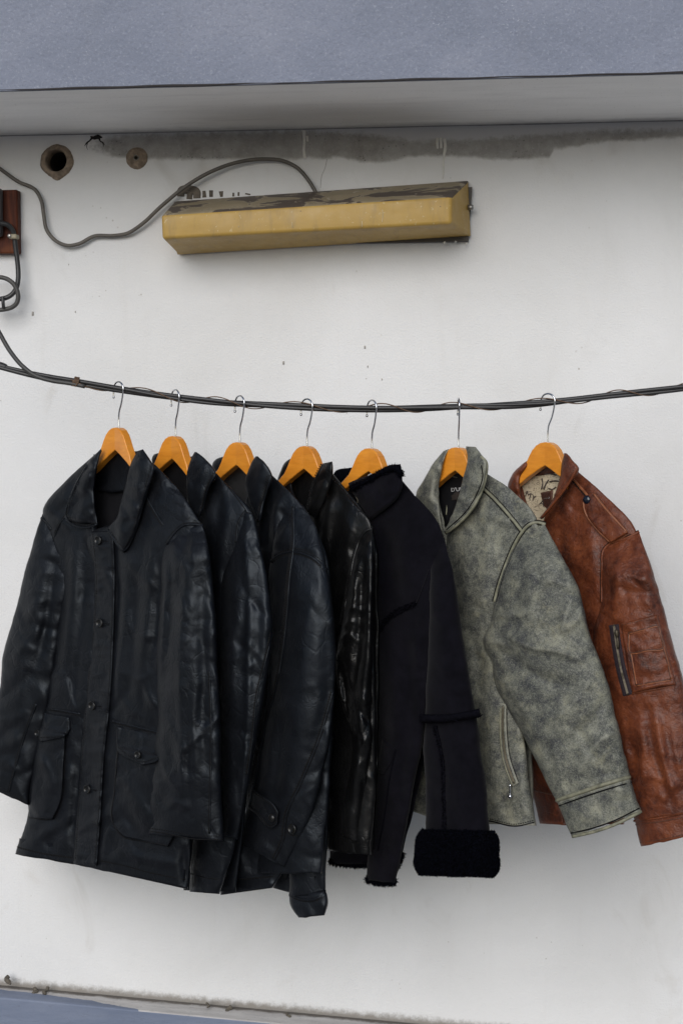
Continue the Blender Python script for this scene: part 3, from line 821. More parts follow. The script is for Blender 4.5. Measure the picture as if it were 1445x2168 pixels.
def crinkle(x, y, seed):
    wx = x + 22 * fbm(x / 60, y / 60, seed + 41, 2); wy = y + 22 * fbm(x / 60, y / 60, seed + 57, 2)
    out = 0
    for sc, st, a in ((62, 1.4, 0.0036), (30, 1.25, 0.0015), (14, 1.1, 0.0006)):
        n = 1 - np.abs(2 * vnoise(wx / sc, wy / (sc * st), seed + int(sc)) - 1)
        out = out + a * (n ** 2 - 0.35)
    m = np.clip(0.45 + 1.6 * fbm(x / 95, y / 110, seed + 77, 2), 0.08, 1.4)
    return out * m

class Surf:
    def query(s, x, y):
        out = np.zeros(len(x))
        for i, (a, b) in enumerate(zip(x, y)):
            r = s.kd.find_n((a, b, 0), 4)
            w = [1.0 / (q[2] + 0.25) ** 2 for q in r]
            out[i] = sum(wi * s.d[q[1]] for wi, q in zip(w, r)) / sum(w)
        return out

def edges(L, R, n):
    L = np.asarray([tuple(p) + (0.0,) * (3 - len(p)) for p in L], float); R = np.asarray([tuple(p) + (0.0,) * (3 - len(p)) for p in R], float)
    seg = 0.5 * (np.linalg.norm(np.diff(L[:, :2], axis=0), axis=1) + np.linalg.norm(np.diff(R[:, :2], axis=0), axis=1)) + 1e-6
    kn = np.concatenate([[0], np.cumsum(seg)])
    return crspline(L, n, kn), crspline(R, n, kn), kn[-1]

def loft(J, name, L, R, bf=0.03, bb=0.015, mat=None, folds=(), auto=(), res=4.2, e=0.62, off=0.0, top=0.12, wob=1.9, hem=3.0, ns=(70, 0.0045), parent=None, lip=True, label=None, bot=0.0, topb=0.25, crk=0.42, drape=0.75, asym=False):
    """a closed, padded piece of a garment between a left and a right edge (photo points + offset from the jacket's plane)"""
    mat = mat or J.mat
    J.seed += 1; rs = np.random.RandomState(J.seed)
    Lc0, Rc0, length = edges(L, R, 30)
    nv = max(6, int(length / res))
    width = np.linalg.norm(Rc0[:, :2] - Lc0[:, :2], axis=1).max()
    nu = max(8, int(width / res))
    Lc, Rc, _ = edges(L, R, nv + 1)
    t = np.linspace(0, 1, nv + 1)
    for cc, sg in ((Lc, 1), (Rc, 2)):
        cc[:, 0] += wob * fbm(t * length / 48.0, t * 0 + sg * 3.3, J.seed, 4) * 1.6 * np.clip(t / 0.06, 0, 1)
        cc[:, 1] += wob * 0.0
    q = np.linspace(0, 1, nu + 1)
    phi = math.pi * (0.65 * q + 0.35 * (0.5 - 0.5 * np.cos(math.pi * q)) * 1.0)
    phi = math.pi * q * 0.55 + 0.45 * np.arccos(1 - 2 * q)
    u = (1 - np.cos(phi)) / 2
    prof = np.sin(phi).clip(0, 1) ** e
    U, T = np.meshgrid(u, t); PR = np.meshgrid(prof, t)[0]
    X = Lc[:, 0:1] * (1 - U) + Rc[:, 0:1] * U
    Y = Lc[:, 1:2] * (1 - U) + Rc[:, 1:2] * U
    Y = Y + hem * fbm(X / 34.0, X * 0 + 5.1, J.seed + 9, 3) * 1.5 * np.clip((T - 0.85) / 0.15, 0, 1) ** 2 * np.sin(phi).clip(0.15, 1)
    OF = Lc[:, 2:3] * (1 - U) + Rc[:, 2:3] * U + off
    ramp = topb + (1 - topb) * np.clip(T / max(top, 1e-3), 0, 1) ** 0.5 if top > 0 else 1.0
    if bot > 0: ramp = ramp * np.clip((1 - T) / bot, 0.05, 1) ** 0.5
    bfv = np.interp(t, np.linspace(0, 1, len(bf)), bf)[:, None] if np.ndim(bf) else bf
    D0 = J.base(X) + OF
    if asym: folds = [(f_[0], f_[1], f_[2] * 1.25, 'a') if len(f_) == 3 and f_[2] > 0 else f_ for f_ in folds]
    au = list(auto)
    if width > 60 and drape: au += [(int(drape * X.size ** 0.5 / 6), 38, 16, (35, 130), (5, 10), (1.0, 2.6)), (int(drape * X.size ** 0.5 / 6), 142, 16, (35, 130), (5, 10), (1.0, 2.6)), (int(drape * X.size ** 0.5 / 10), 80, 12, (80, 190), (7, 13), (1.2, 3.0))]
    H = FOLD * fold_height(X, Y, folds) + AUTO * fold_height(X, Y, auto_folds(rs, X, Y, au))
    if ns: H = H + ns[1] * fbm(X / ns[0], Y / (ns[0] * 2.2), J.seed + 5, 4)
    if crk: H = H + crk * crinkle(X, Y, J.seed)
    H *= np.clip(PR * 1.8, 0, 1) ** 0.7
    D = D0 + bfv * PR * ramp + H
    front = P(X, Y, D)
    nb = max(4, nu // 4)
    qb = np.linspace(0, 1, nb + 1)[1:-1]
    phib = math.pi * (1 - qb); ub = (1 - np.cos(phib)) / 2; pb = np.sin(phib) ** 0.7
    Ub, Tb = np.meshgrid(ub, t); Pb = np.meshgrid(pb, t)[0]
    Xb = Lc[:, 0:1] * (1 - Ub) + Rc[:, 0:1] * Ub; Yb = Lc[:, 1:2] * (1 - Ub) + Rc[:, 1:2] * Ub
    Ob = Lc[:, 2:3] * (1 - Ub) + Rc[:, 2:3] * Ub + off
    Db = J.base(Xb) + Ob - bb * Pb
    back = P(Xb, Yb, Db)
    ring = np.concatenate([front, back], axis=1)            # (nv+1, nu+1+nb-1, 3)
    m = ring.shape[1]; rows = [ring[i] for i in range(nv + 1)]
    if lip:
        last = ring[-1]; prev = ring[-3]
        cen = last.mean(axis=0)
        up = prev.mean(axis=0) - cen; up = up / (np.linalg.norm(up) + 1e-9)
        wv = last[nu] - last[0]; wl = np.linalg.norm(wv) + 1e-9; wdir = wv / wl
        rel = last - cen
        inner = cen + rel - wdir * (rel @ wdir)[:, None] * (0.006 / wl * 2) - (rel - wdir * (rel @ wdir)[:, None]) * 0.25
        rows += [inner + up * 0.0005, inner + up * 0.035]
    V_ = np.concatenate(rows); nr = len(rows)
    idx = np.arange(nr * m).reshape(nr, m)
    F = np.stack([idx[:-1, :], idx[1:, :], np.roll(idx, -1, 1)[1:, :], np.roll(idx, -1, 1)[:-1, :]], -1).reshape(-1, 4)
    me = bpy.data.meshes.new(name)
    faces = [tuple(f) for f in F.tolist()] + [tuple(idx[0].tolist()), tuple(idx[-1][::-1].tolist())]
    me.from_pydata(V_.tolist(), [], faces); me.update()
    o = link(name, me, mat, parent or J.root)
    if label: o['label'] = label
    s = Surf(); s.obj = o; s.x = X.ravel(); s.y = Y.ravel(); s.d = D.ravel(); s.J = J; s.grid = (X, Y, D)
    s.kd = kdtree.KDTree(len(s.x))
    for i in range(len(s.x)): s.kd.insert((s.x[i], s.y[i], 0), i)
    s.kd.balance()
    return s

def patch(S, name, L, R, th=0.004, ew=5.0, mat=None, folds=(), auto=(), res=3.6, parent=None, puff=0.0, ns=None, sink=0.003, corner=0):
    """a piece sewn on top of a garment piece: follows its surface, stands proud of it by th"""
    J = S.J; mat = mat or J.mat
    J.seed += 1; rs = np.random.RandomState(J.seed)
    Lc0, Rc0, length = edges(L, R, 20)
    nv = max(5, int(length / res)); width = np.linalg.norm(Rc0[:, :2] - Lc0[:, :2], axis=1).max(); nu = max(5, int(width / res))
    Lc, Rc, _ = edges(L, R, nv + 1)
    sm = lambda n: (lambda q: 0.6 * q + 0.4 * (0.5 - 0.5 * np.cos(math.pi * q)))(np.linspace(0, 1, n + 1))
    u = sm(nu)
    tt = sm(nv) * nv
    i0 = np.clip(tt.astype(int), 0, nv - 1); fr = (tt - i0)[:, None]
    Lc = Lc[i0] * (1 - fr) + Lc[i0 + 1] * fr; Rc = Rc[i0] * (1 - fr) + Rc[i0 + 1] * fr
    U, T = np.meshgrid(u, tt / nv)
    X = Lc[:, 0:1] * (1 - U) + Rc[:, 0:1] * U; Y = Lc[:, 1:2] * (1 - U) + Rc[:, 1:2] * U
    wd = np.linalg.norm(Rc[:, :2] - Lc[:, :2], axis=1)[:, None]
    ed = np.minimum(np.minimum(U, 1 - U) * wd, np.minimum(T, 1 - T) * length)
    q = S.query(X.ravel(), Y.ravel()).reshape(X.shape)
    H = 1.3 * fold_height(X, Y, list(folds) + auto_folds(rs, X, Y, auto))
    if ns: H = H + ns[1] * fbm(X / ns[0], Y / ns[0], J.seed + 5, 3)
    k = np.clip(ed / ew, 0, 1)
    D = q + np.where(k <= 0, -sink, th * (0.25 + 0.75 * np.sqrt(1 - (1 - k) ** 2))) + H * k + puff * np.sin(math.pi * U) * np.sin(math.pi * T)
    D = np.where(k <= 0, q - sink, D)
    front = P(X, Y, D)
    rows, cols = X.shape
    idx = np.arange(rows * cols).reshape(rows, cols)
    F = np.stack([idx[:-1, :-1], idx[1:, :-1], idx[1:, 1:], idx[:-1, 1:]], -1).reshape(-1, 4)
    me = bpy.data.meshes.new(name); me.from_pydata(front.reshape(-1, 3).tolist(), [], F.tolist()); me.update()
    o = link(name, me, mat, parent or J.root)
    s = Surf(); s.obj = o; s.x = X.ravel(); s.y = Y.ravel(); s.d = D.ravel(); s.J = J
    s.kd = kdtree.KDTree(len(s.x))
    for i in range(len(s.x)): s.kd.insert((s.x[i], s.y[i], 0), i)
    s.kd.balance()
    return s

def on(S, pts, lift=0.0, n=None, also=None):
    """world points of a photo polyline laid on a garment piece"""
    p = crspline(pts, n or max(8, int(np.linalg.norm(np.diff(np.asarray(pts, float), axis=0), axis=1).sum() / 5)))
    d = S.query(p[:, 0], p[:, 1])
    if also is not None: d = np.maximum(d, also.query(p[:, 0], p[:, 1]))
    d = np.convolve(np.pad(d, 2, mode='edge'), np.ones(5) / 5, mode='valid')
    return P(p[:, 0], p[:, 1], d + lift)

def seam(S, pts, r=0.0012, lift=0.0, mat=None, name='seam', parent=None, sides=6, also=None):
    return link(name, tube_mesh(name, on(S, pts, lift, None, also), r, sides, smooth=False), mat or S.J.mat, parent or S.obj)

def stitch(S, pts, gap=5.0, mat=None, parent=None):
    """a row of separate stitches, one mesh"""
    w = on(S, pts, 0.0006, max(8, int(np.linalg.norm(np.diff(np.asarray(pts, float), axis=0), axis=1).sum() / (gap / 3))))
    vs = []; fs = []
    for i in range(0, len(w) - 2, 3):
        a, b = w[i], w[i + 2]
        t = b - a; l = np.linalg.norm(t) + 1e-9; t = t / l
        side = np.cross(t, np.array([0, -1.0, 0])); side /= np.linalg.norm(side) + 1e-9
        k = len(vs); r = 0.0009; up = np.array([0, -0.0010, 0])
        vs += [a - side * r, a + side * r, b + side * r, b - side * r, (a + b) / 2 + up]
        fs += [(k, k + 1, k + 4), (k + 1, k + 2, k + 4), (k + 2, k + 3, k + 4), (k + 3, k, k + 4)]
    o = link('stitching', mesh('stitching', vs, fs), mat or MT['seam'], parent or S.obj)
    return o

def welt(S, pts, gap=5.0, r=0.0018, mat=None, st=True, both=False, also=None):
    """turned seam: a soft ridge with a dark valley beside it and a stitch row"""
    p = np.asarray(pts, float)
    seam(S, pts, r * 1.25, r * -0.2, mat or S.J.mat, 'seam', also=also)
    tg = np.gradient(p, axis=0); nn = np.stack([-tg[:, 1], tg[:, 0]], 1); nn /= np.linalg.norm(nn, axis=1)[:, None] + 1e-9
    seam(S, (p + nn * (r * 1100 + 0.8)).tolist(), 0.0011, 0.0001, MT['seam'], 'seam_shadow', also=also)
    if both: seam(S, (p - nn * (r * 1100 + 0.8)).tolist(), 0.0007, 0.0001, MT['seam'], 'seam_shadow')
    if st: stitch(S, (p + nn * gap).tolist())

def disc(name, c, nrm, r, h, mat, parent, rim=True, holes=False):
    """a turned button"""
    nrm = Vector(nrm).normalized(); qn = nrm.to_track_quat('Z', 'Y')
    prof = [(0.0, h * 0.45), (0.52, h * 0.45), (0.62, h * 0.62), (0.74, h), (0.9, h * 0.95), (1.0, h * 0.6), (0.98, 0.0), (0.8, -h * 0.6)] if rim else [(0.0, h), (0.4, h * 0.93), (0.75, h * 0.65), (0.95, h * 0.3), (1.0, 0.0), (0.9, -h * .5)]
    n = 24; vs = []; fs = []
    for (a, b) in prof[1:]:
        for k in range(n):
            g_ = 2 * math.pi * k / n
            vs.append(Vector(c) + qn @ Vector((a * r * math.cos(g_), a * r * math.sin(g_), b)))
    vs.append(Vector(c) + qn @ Vector((0, 0, prof[0][1])))
    for i in range(len(prof) - 2):
        for k in range(n):
            fs.append((i * n + k, (i + 1) * n + k, (i + 1) * n + (k + 1) % n, i * n + (k + 1) % n))
    for k in range(n): fs.append((k, (k + 1) % n, len(vs) - 1))
    return link(name, mesh(name, vs, fs), mat, parent)

JN = (-math.sin(math.radians(30)), -math.cos(math.radians(30)), 0.05)
def button(S, x, y, rpx=9.5, mat=None, hole=None, parent=None, rim=True):
    d = float(S.query([x], [y])[0])
    b = disc('button', P(x, y, d + 0.003), JN, rpx * 0.00096, 0.0038, mat or MT['button'], parent or S.J.root, rim)
    if hole:
        hx, hy = hole
        for dy in (-2.2, 2.2):
            seam(S, [(x + 4, y + dy), (x + hx * 0.6, y + hy * 0.6 + dy), (x + hx, y + hy + dy)], 0.0011, 0.0004, S.J.mat, 'buttonhole')
        seam(S, [(x + 4, y), (x + hx * 0.98, y + hy)], 0.0008, 0.0008, MT['seam'], 'buttonhole')
    return b

def fur(S_or_obj, name, n, length, mat, parent, seed=1, width=0.0011, droop=0.25, keep=None):
    o = S_or_obj.obj if isinstance(S_or_obj, Surf) else S_or_obj
    me = o.data; rs = np.random.RandomState(seed)
    nv = len(me.vertices)
    co = np.zeros(nv * 3); me.vertices.foreach_get('co', co); co = co.reshape(-1, 3)
    no = np.zeros(nv * 3); me.vertices.foreach_get('normal', no); no = no.reshape(-1, 3)
    q = [tuple(p.vertices) for p in me.polygons if len(p.vertices) == 4]
    q = np.array(q)
    A = np.linalg.norm(np.cross(co[q[:, 1]] - co[q[:, 0]], co[q[:, 3]] - co[q[:, 0]]), axis=1)
    pick = rs.choice(len(q), n, p=A / A.sum())
    a, b = rs.rand(n, 1), rs.rand(n, 1)
    f = q[pick]
    def bil(v): return (v[f[:, 0]] * (1 - a) + v[f[:, 1]] * a) * (1 - b) + (v[f[:, 3]] * (1 - a) + v[f[:, 2]] * a) * b
    p = bil(co); nn = bil(no); nn /= np.linalg.norm(nn, axis=1)[:, None] + 1e-9
    d = nn + rs.normal(size=(n, 3)) * 0.38; d[:, 2] -= droop
    d /= np.linalg.norm(d, axis=1)[:, None]
    ln = length * rs.uniform(0.55, 1.15, (n, 1))
    sd = np.cross(d, rs.normal(size=(n, 3))); sd /= np.linalg.norm(sd, axis=1)[:, None] + 1e-9
    w = width * rs.uniform(0.6, 1.3, (n, 1))
    mid = p + d * ln * 0.55; tip = p + d * ln + rs.normal(size=(n, 3)) * length * 0.16
    v = np.stack([p - sd * w, p + sd * w, mid + sd * w * 0.8, mid - sd * w * 0.8, tip], 1).reshape(-1, 3)
    i = np.arange(n)[:, None] * 5
    fs = np.concatenate([i + np.array([[0, 1, 2, 3]])]).tolist(); ft = (i + np.array([[3, 2, 4]])).tolist()
    m2 = bpy.data.meshes.new(name); m2.from_pydata(v.tolist(), [], fs + ft); m2.update()
    k = link(name, m2, mat, parent)
    k['kind'] = 'stuff'
    return k

VERT = lambda n, l=(90, 260), w=(7, 18), a=(1.0, 3.0), j=9, ang=90: (n, ang, j, l, w, a)
CRUMP = lambda n, ang=35, j=45, l=(18, 60), w=(4, 9), a=(0.5, 1.4): (n, ang, j, l, w, a)

def zipper(S, pts, name, width_px, tape, metal, parent, teeth_r=0.0010, n_teeth=40):
    """two tapes and a row of teeth laid on a garment piece"""
    p = np.asarray(pts, float)
    tg = np.gradient(p, axis=0); nn = np.stack([-tg[:, 1], tg[:, 0]], 1); nn /= np.linalg.norm(nn, axis=1)[:, None]
    t_ = patch(S, name, (p + nn * width_px / 2).tolist(), (p - nn * width_px / 2).tolist(), 0.0022, 2.5, tape, res=3.0, parent=parent)
    w = on(t_, pts, 0.0006, n_teeth * 2)
    vs = []; fs = []
    for i in range(0, len(w) - 1, 1):
        tt = w[i + 1] - w[i]; tt /= np.linalg.norm(tt) + 1e-9
        sd = np.cross(tt, np.array([0, -1.0, 0])); sd /= np.linalg.norm(sd)
        c = w[i] + sd * (0.0007 if i % 2 else -0.0007)
        a, b, up = sd * 0.0016, tt * teeth_r * 0.55, np.array([0, -0.0012, 0])
        k = len(vs)
        vs += [c - a - b, c + a - b, c + a + b, c - a + b, c - a * .8 - b + up, c + a * .8 - b + up, c + a * .8 + b + up, c - a * .8 + b + up]
        fs += [(k + 4, k + 5, k + 6, k + 7), (k, k + 1, k + 5, k + 4), (k + 1, k + 2, k + 6, k + 5), (k + 2, k + 3, k + 7, k + 6), (k + 3, k, k + 4, k + 7)]
    tm = link('zip_teeth', mesh('zip_teeth', vs, fs), metal, t_.obj, False); tm['kind'] = 'stuff'
    return t_

# ================================================================ 1: long black coat with buttons
J = Jacket('leather_coat', 0, 'long black leather coat with button placket and flap pockets, leftmost of the row', MT['black'])
loft(J, 'back_panel', [(206, 962), (125, 1045), (125, 1200), (110, 1400), (84, 1600), (45, 1795)], [(302, 957), (395, 1068), (410, 1250), (415, 1500), (412, 1700), (400, 1880)], .012, .02, off=-.055, res=9, auto=[VERT(12)])
lin = loft(J, 'lining', [(198, 962), (190, 1020), (192, 1080), (200, 1140)], [(300, 960), (288, 1020), (268, 1080), (250, 1150)], -.012, .005, MT['lining_black'], drape=0, crk=.6, off=-.020, top=0, lip=False,
     folds=[([(240, 975), (225, 1020), (215, 1080)], 9, 6), ([(262, 985), (250, 1040), (236, 1090)], 7, 5, 'k'), ([(225, 985), (208, 1030)], 7, -4), ([(262, 1010), (250, 1060), (252, 1090)], 5, -5)], auto=[CRUMP(18, 75, 20, (30, 70), (5, 9), (1, 2.5))])
bk = loft(J, 'collar_stand', [(208, 960), (200, 1000), (199, 1040)], [(294, 955), (286, 995), (268, 1040)], -.006, .004, MT['black'], off=-.012, top=0, lip=False, res=5, bot=.5)
fl = loft(J, 'front_panel', [(206, 958, -.01), (140, 1018, -.004), (92, 1086), (112, 1150), (124, 1250), (112, 1400), (88, 1520), (70, 1621), (57, 1735), (33, 1808)],
     [(214, 952, -.01), (202, 1020), (204, 1100), (214, 1150), (214, 1250), (208, 1400), (200, 1515), (190, 1612), (182, 1725), (172, 1832)], [.016, .024, .030, .034, .036, .034, .034], .02, off=-.004,
     folds=[([(160, 1125), (150, 1250), (135, 1400), (118, 1490)], 20, 9), ([(182, 1130), (178, 1260), (165, 1400), (160, 1490)], 12, -5), ([(142, 1150), (132, 1280), (115, 1420)], 8, -7), ([(146, 1440), (152, 1475), (164, 1505)], 5, 4, 's'),
            ([(120, 1740), (95, 1765), (60, 1785)], 10, 5), ([(70, 1745), (88, 1770), (120, 1800)], 9, -4), ([(150, 1620), (142, 1720), (135, 1800)], 12, 6), ([(165, 1600), (160, 1700), (150, 1790)], 7, -5)],
     auto=[VERT(10, (120, 260), (9, 16), (.8, 2.0)), CRUMP(34, 60, 40)])
fr = loft(J, 'front_panel', [(292, 958, -.005), (264, 1045), (236, 1108, .004), (194, 1124, .006), (197, 1211), (194, 1315), (183, 1419), (175, 1504), (166, 1608), (159, 1711), (152, 1828)],
     [(330, 985, -.005), (388, 1048), (420, 1098), (428, 1114), (420, 1211), (412, 1315), (408, 1419), (408, 1504), (408, 1608), (408, 1730), (398, 1883)], [.012, .020, .026, .028, .030, .030, .030, .034], .02, off=.006,
     folds=[([(275, 1170), (262, 1290), (255, 1420), (250, 1510)], 16, 6), ([(300, 1140), (290, 1280), (278, 1420), (272, 1510)], 12, -4), ([(320, 1130), (312, 1280), (300, 1400), (292, 1520)], 14, 6), ([(338, 1160), (332, 1300), (318, 1420)], 8, -5), ([(262, 1180), (300, 1225), (336, 1250)], 8, 4, 'a'), ([(258, 1300), (290, 1345), (330, 1350)], 8, 4, 'a'), ([(252, 1420), (290, 1440), (325, 1425)], 7, 3, 'a'),
            ([(246, 1150), (250, 1280), (244, 1420)], 6, -5), ([(262, 1330), (252, 1400), (246, 1480)], 5, 4, 'k'), ([(300, 1430), (318, 1480), (333, 1500)], 5, 4, 'k'), ([(248, 1470), (275, 1500), (320, 1530)], 5, 3, 'k'), ([(310, 1420), (300, 1470), (305, 1520)], 4, -3, 'k'),
            ([(250, 1800), (300, 1815), (380, 1830)], 8, 5), ([(235, 1740), (222, 1790), (215, 1830)], 8, 6), ([(390, 1790), (392, 1840), (396, 1880)], 8, -9), ([(268, 1700), (290, 1760), (320, 1790)], 14, -4),
            ([(330, 1000), (372, 1050), (400, 1100)], 14, 4), ([(345, 1020), (360, 1045), (390, 1062)], 4, -2, 'k'), ([(352, 1015), (372, 1040), (396, 1052)], 4, -2, 'k'), ([(365, 1060), (385, 1075), (412, 1082)], 4, -2, 'k')],
     auto=[VERT(12, (120, 260), (8, 15), (.8, 2.0)), CRUMP(40, 60, 40)])
# placket: a sewn strip down the front edge, puckered between the buttons
rk = random.Random(4)
pk = [([(193 + rk.uniform(0, 10), y), (214, y + rk.uniform(-4, 6)), (238 - rk.uniform(0, 12), y + rk.uniform(-6, 10))], rk.uniform(3.2, 5.0), rk.uniform(1.2, 3.0), 'a') for y in range(1162, 1800, 17)]
pl = patch(fr, 'placket', [(190, 1122), (198, 1211), (195, 1315), (184, 1419), (176, 1504), (168, 1608), (161, 1711), (154, 1828)], [(241, 1124), (245, 1211), (243, 1315), (239, 1419), (233, 1504), (222, 1608), (216, 1711), (207, 1834)], .0075, 4, folds=pk, auto=[CRUMP(60, 15, 45, (14, 40), (3, 6), (1.0, 2.6))])
stitch(pl, [(196, 1130), (204, 1211), (201, 1315), (190, 1419), (182, 1504), (174, 1608), (167, 1711), (160, 1820)])
stitch(pl, [(235, 1130), (239, 1211), (237, 1315), (233, 1419), (227, 1504), (216, 1608), (210, 1711), (201, 1820)])
for bx, by in ((209, 1144), (212, 1319), (196, 1494), (186, 1671)):
    button(pl, bx, by, 9.5, hole=(21, 3))
# collar
cl_ = loft(J, 'collar_leaf', [(214, 950), (188, 978), (163, 1018), (148, 1055), (140, 1102)], [(216, 955), (206, 992), (199, 1030), (201, 1072), (208, 1112)], .012, .005, off=.032, top=.2, lip=False, bot=.06,
     folds=[([(196, 985), (180, 1030), (172, 1090)], 7, 5), ([(190, 1040), (165, 1060), (150, 1095)], 6, -4), ([(200, 1060), (178, 1078), (165, 1108)], 5, 4, 'k')], auto=[CRUMP(26, 100, 50, (20, 50), (4, 8), (1, 2.4))])
stitch(cl_, [(168, 1020), (154, 1055), (147, 1096), (160, 1107), (185, 1112), (204, 1106)])
seam(cl_, [(164, 1018), (149, 1055), (142, 1100), (158, 1112), (185, 1117), (206, 1110)], .0020, .0, None, 'collar_edge')
welt(cl_, [(185, 984), (166, 1018), (150, 1058), (143, 1098)], st=False)
cr_ = loft(J, 'collar_leaf', [(291, 955), (276, 985), (266, 1025), (254, 1068), (246, 1096), (229, 1119), (259, 1168)], [(303, 951), (318, 974), (326, 990), (308, 1050), (297, 1088), (287, 1122), (262, 1171)], .013, .005, off=.038, top=.2, lip=False, bot=.04, hem=0, wob=.8,
     folds=[([(302, 965), (295, 1010), (278, 1070), (262, 1120)], 9, 4), ([(262, 1075), (272, 1100), (255, 1118)], 6, -4), ([(250, 1110), (262, 1128), (275, 1120)], 5, 3, 'k')], auto=[CRUMP(18, 80, 50, (16, 44), (4, 8), (.8, 2))])
seam(cr_, [(326, 990), (308, 1050), (297, 1088), (287, 1122), (263, 1165), (229, 1121)], .0022, .0, None, 'collar_edge')
stitch(cr_, [(319, 992), (302, 1050), (281, 1120), (261, 1157), (234, 1124)])
# sleeves
sl = loft(J, 'sleeve', [(90, 1088), (66, 1165), (33, 1296), (8, 1390), (-6, 1500), (-14, 1590), (-18, 1668)], [(112, 1112), (144, 1190), (128, 1343), (112, 1450), (96, 1530), (76, 1620), (61, 1705)], [.018, .034, .036, .036, .034, .032], .025, off=-.004, top=.15,
     folds=[([(92, 1180), (70, 1300), (45, 1420), (28, 1540)], 18, 7), ([(118, 1180), (100, 1310), (78, 1420)], 9, -9), ([(105, 1290), (70, 1350), (20, 1400)], 8, 4), ([(95, 1400), (50, 1440), (8, 1470)], 9, -4), ([(85, 1470), (40, 1520), (0, 1540)], 9, 4), ([(70, 1560), (30, 1590), (-5, 1600)], 7, -3)],
     auto=[VERT(8, (90, 200), (8, 15), (1, 2.5), 9, 105), CRUMP(45, 140, 30, (25, 80), (4, 9), (.7, 1.8))])
stitch(sl, [(-14, 1658), (20, 1675), (58, 1696)])
seam(sl, [(-12, 1664), (22, 1681), (58, 1702)], .0010, .0004, MT['seam'])
welt(sl, [(78, 1490), (52, 1560), (32, 1630), (20, 1676)], st=False)
welt(fl, [(88, 1096), (100, 1106), (110, 1122)], st=False)
welt(fl, [(140, 1092), (126, 1112), (112, 1150)], r=.0016, st=False)
sr = loft(J, 'sleeve', [(372, 1122, -.012), (352, 1152), (341, 1267), (331, 1400), (333, 1538), (321, 1625), (307, 1711), (303, 1764)], [(428, 1110, -.012), (438, 1140), (453, 1240), (462, 1400), (466, 1538), (468, 1625), (471, 1711), (474, 1782)], [.014, .036, .044, .046, .044, .042, .038], .03, off=.022, top=.10,
     folds=[([(398, 1150), (388, 1290), (380, 1420), (385, 1560), (395, 1690)], 18, 9), ([(372, 1180), (362, 1290), (352, 1400), (345, 1480)], 9, -7), ([(424, 1180), (428, 1300), (430, 1450), (432, 1640)], 12, -9), ([(350, 1190), (346, 1300), (338, 1420)], 7, 5),
            ([(345, 1500), (370, 1560), (388, 1640), (402, 1720)], 6, 6, 'k'), ([(330, 1590), (352, 1640), (385, 1690)], 7, 5), ([(322, 1680), (345, 1700), (375, 1720)], 7, -4), ([(400, 1560), (395, 1640), (408, 1740)], 7, -5), ([(420, 1440), (408, 1540), (412, 1640)], 6, 5, 'k'), ([(350, 1720), (372, 1700), (398, 1716)], 6, 4), ([(410, 1125), (402, 1180)], 5, 3)],
     asym=True, auto=[VERT(12, (90, 220), (7, 14), (1, 2.4), 8), CRUMP(60, 65, 40, (20, 70), (4, 8), (.6, 1.7))])
welt(fr, [(308, 1049), (332, 1090), (347, 1113)], r=.0018, gap=4)
welt(sr, [(430, 1113), (410, 1110), (390, 1112), (368, 1130), (353, 1152)], r=.0022, st=False, also=fr)
stitch(sr, [(306, 1752), (360, 1760), (400, 1768), (470, 1770)])
seam(sr, [(304, 1758), (360, 1766), (400, 1775), (472, 1777)], .0011, .0004, MT['seam'])
welt(sr, [(444, 1420), (448, 1560), (446, 1660), (444, 1765)], st=False, r=.0015)
# pockets
pL = patch(fl, 'pocket', [(74, 1540), (66, 1620), (60, 1700), (62, 1733)], [(140, 1552), (136, 1620), (127, 1705), (112, 1736)], .010, 4, auto=[CRUMP(12, 80, 40)], folds=[([(80, 1590), (100, 1660), (95, 1720)], 12, 3)], ns=(40, .002))
seam(pL, [(138, 1575), (131, 1690), (124, 1718), (108, 1733), (62, 1730)], .0012, .0006, MT['seam'])
pf = patch(pL, 'pocket_flap', [(88, 1504), (82, 1535), (81, 1566), (88, 1572)], [(150, 1518), (151, 1535), (147, 1552), (140, 1561)], .011, 4, auto=[CRUMP(10)])
stitch(pf, [(86, 1562), (140, 1552), (145, 1520)])
button(pf, 81, 1552, 8)
welt(fl, [(92, 1499), (130, 1504), (172, 1512)], r=.0020, gap=4)
pR = patch(fr, 'pocket', [(247, 1580), (240, 1677), (235, 1738), (262, 1772)], [(345, 1600), (365, 1690), (372, 1760), (356, 1794)], .011, 4, auto=[CRUMP(18, 70, 40)], folds=[([(262, 1640), (290, 1700), (330, 1750)], 16, 5), ([(250, 1660), (262, 1720), (300, 1765)], 10, -3)], ns=(40, .002))
seam(pR, [(250, 1590), (243, 1677), (238, 1735), (256, 1768), (310, 1782), (354, 1790)], .0012, .0006, MT['seam'])
pf2 = patch(pR, 'pocket_flap', [(247, 1536), (246, 1562), (247, 1588), (300, 1620)], [(345, 1556), (345, 1580), (340, 1606), (302, 1621)], .011, 4, auto=[CRUMP(14)], folds=[([(294, 1556), (294, 1590)], 5, 2)])
stitch(pf2, [(250, 1583), (300, 1613), (338, 1602)])
button(pf2, 293, 1598, 8)
welt(fr, [(239, 1526), (285, 1538), (340, 1551)], r=.0022, gap=4)
stitch(fl, [(38, 1795), (90, 1808), (160, 1818)])
seam(fl, [(37, 1793), (90, 1806), (160, 1816)], .0012, .0002, MT['seam'])
seam(fr, [(212, 1822), (260, 1832), (320, 1848), (392, 1862)], .0012, .0002, MT['seam'])

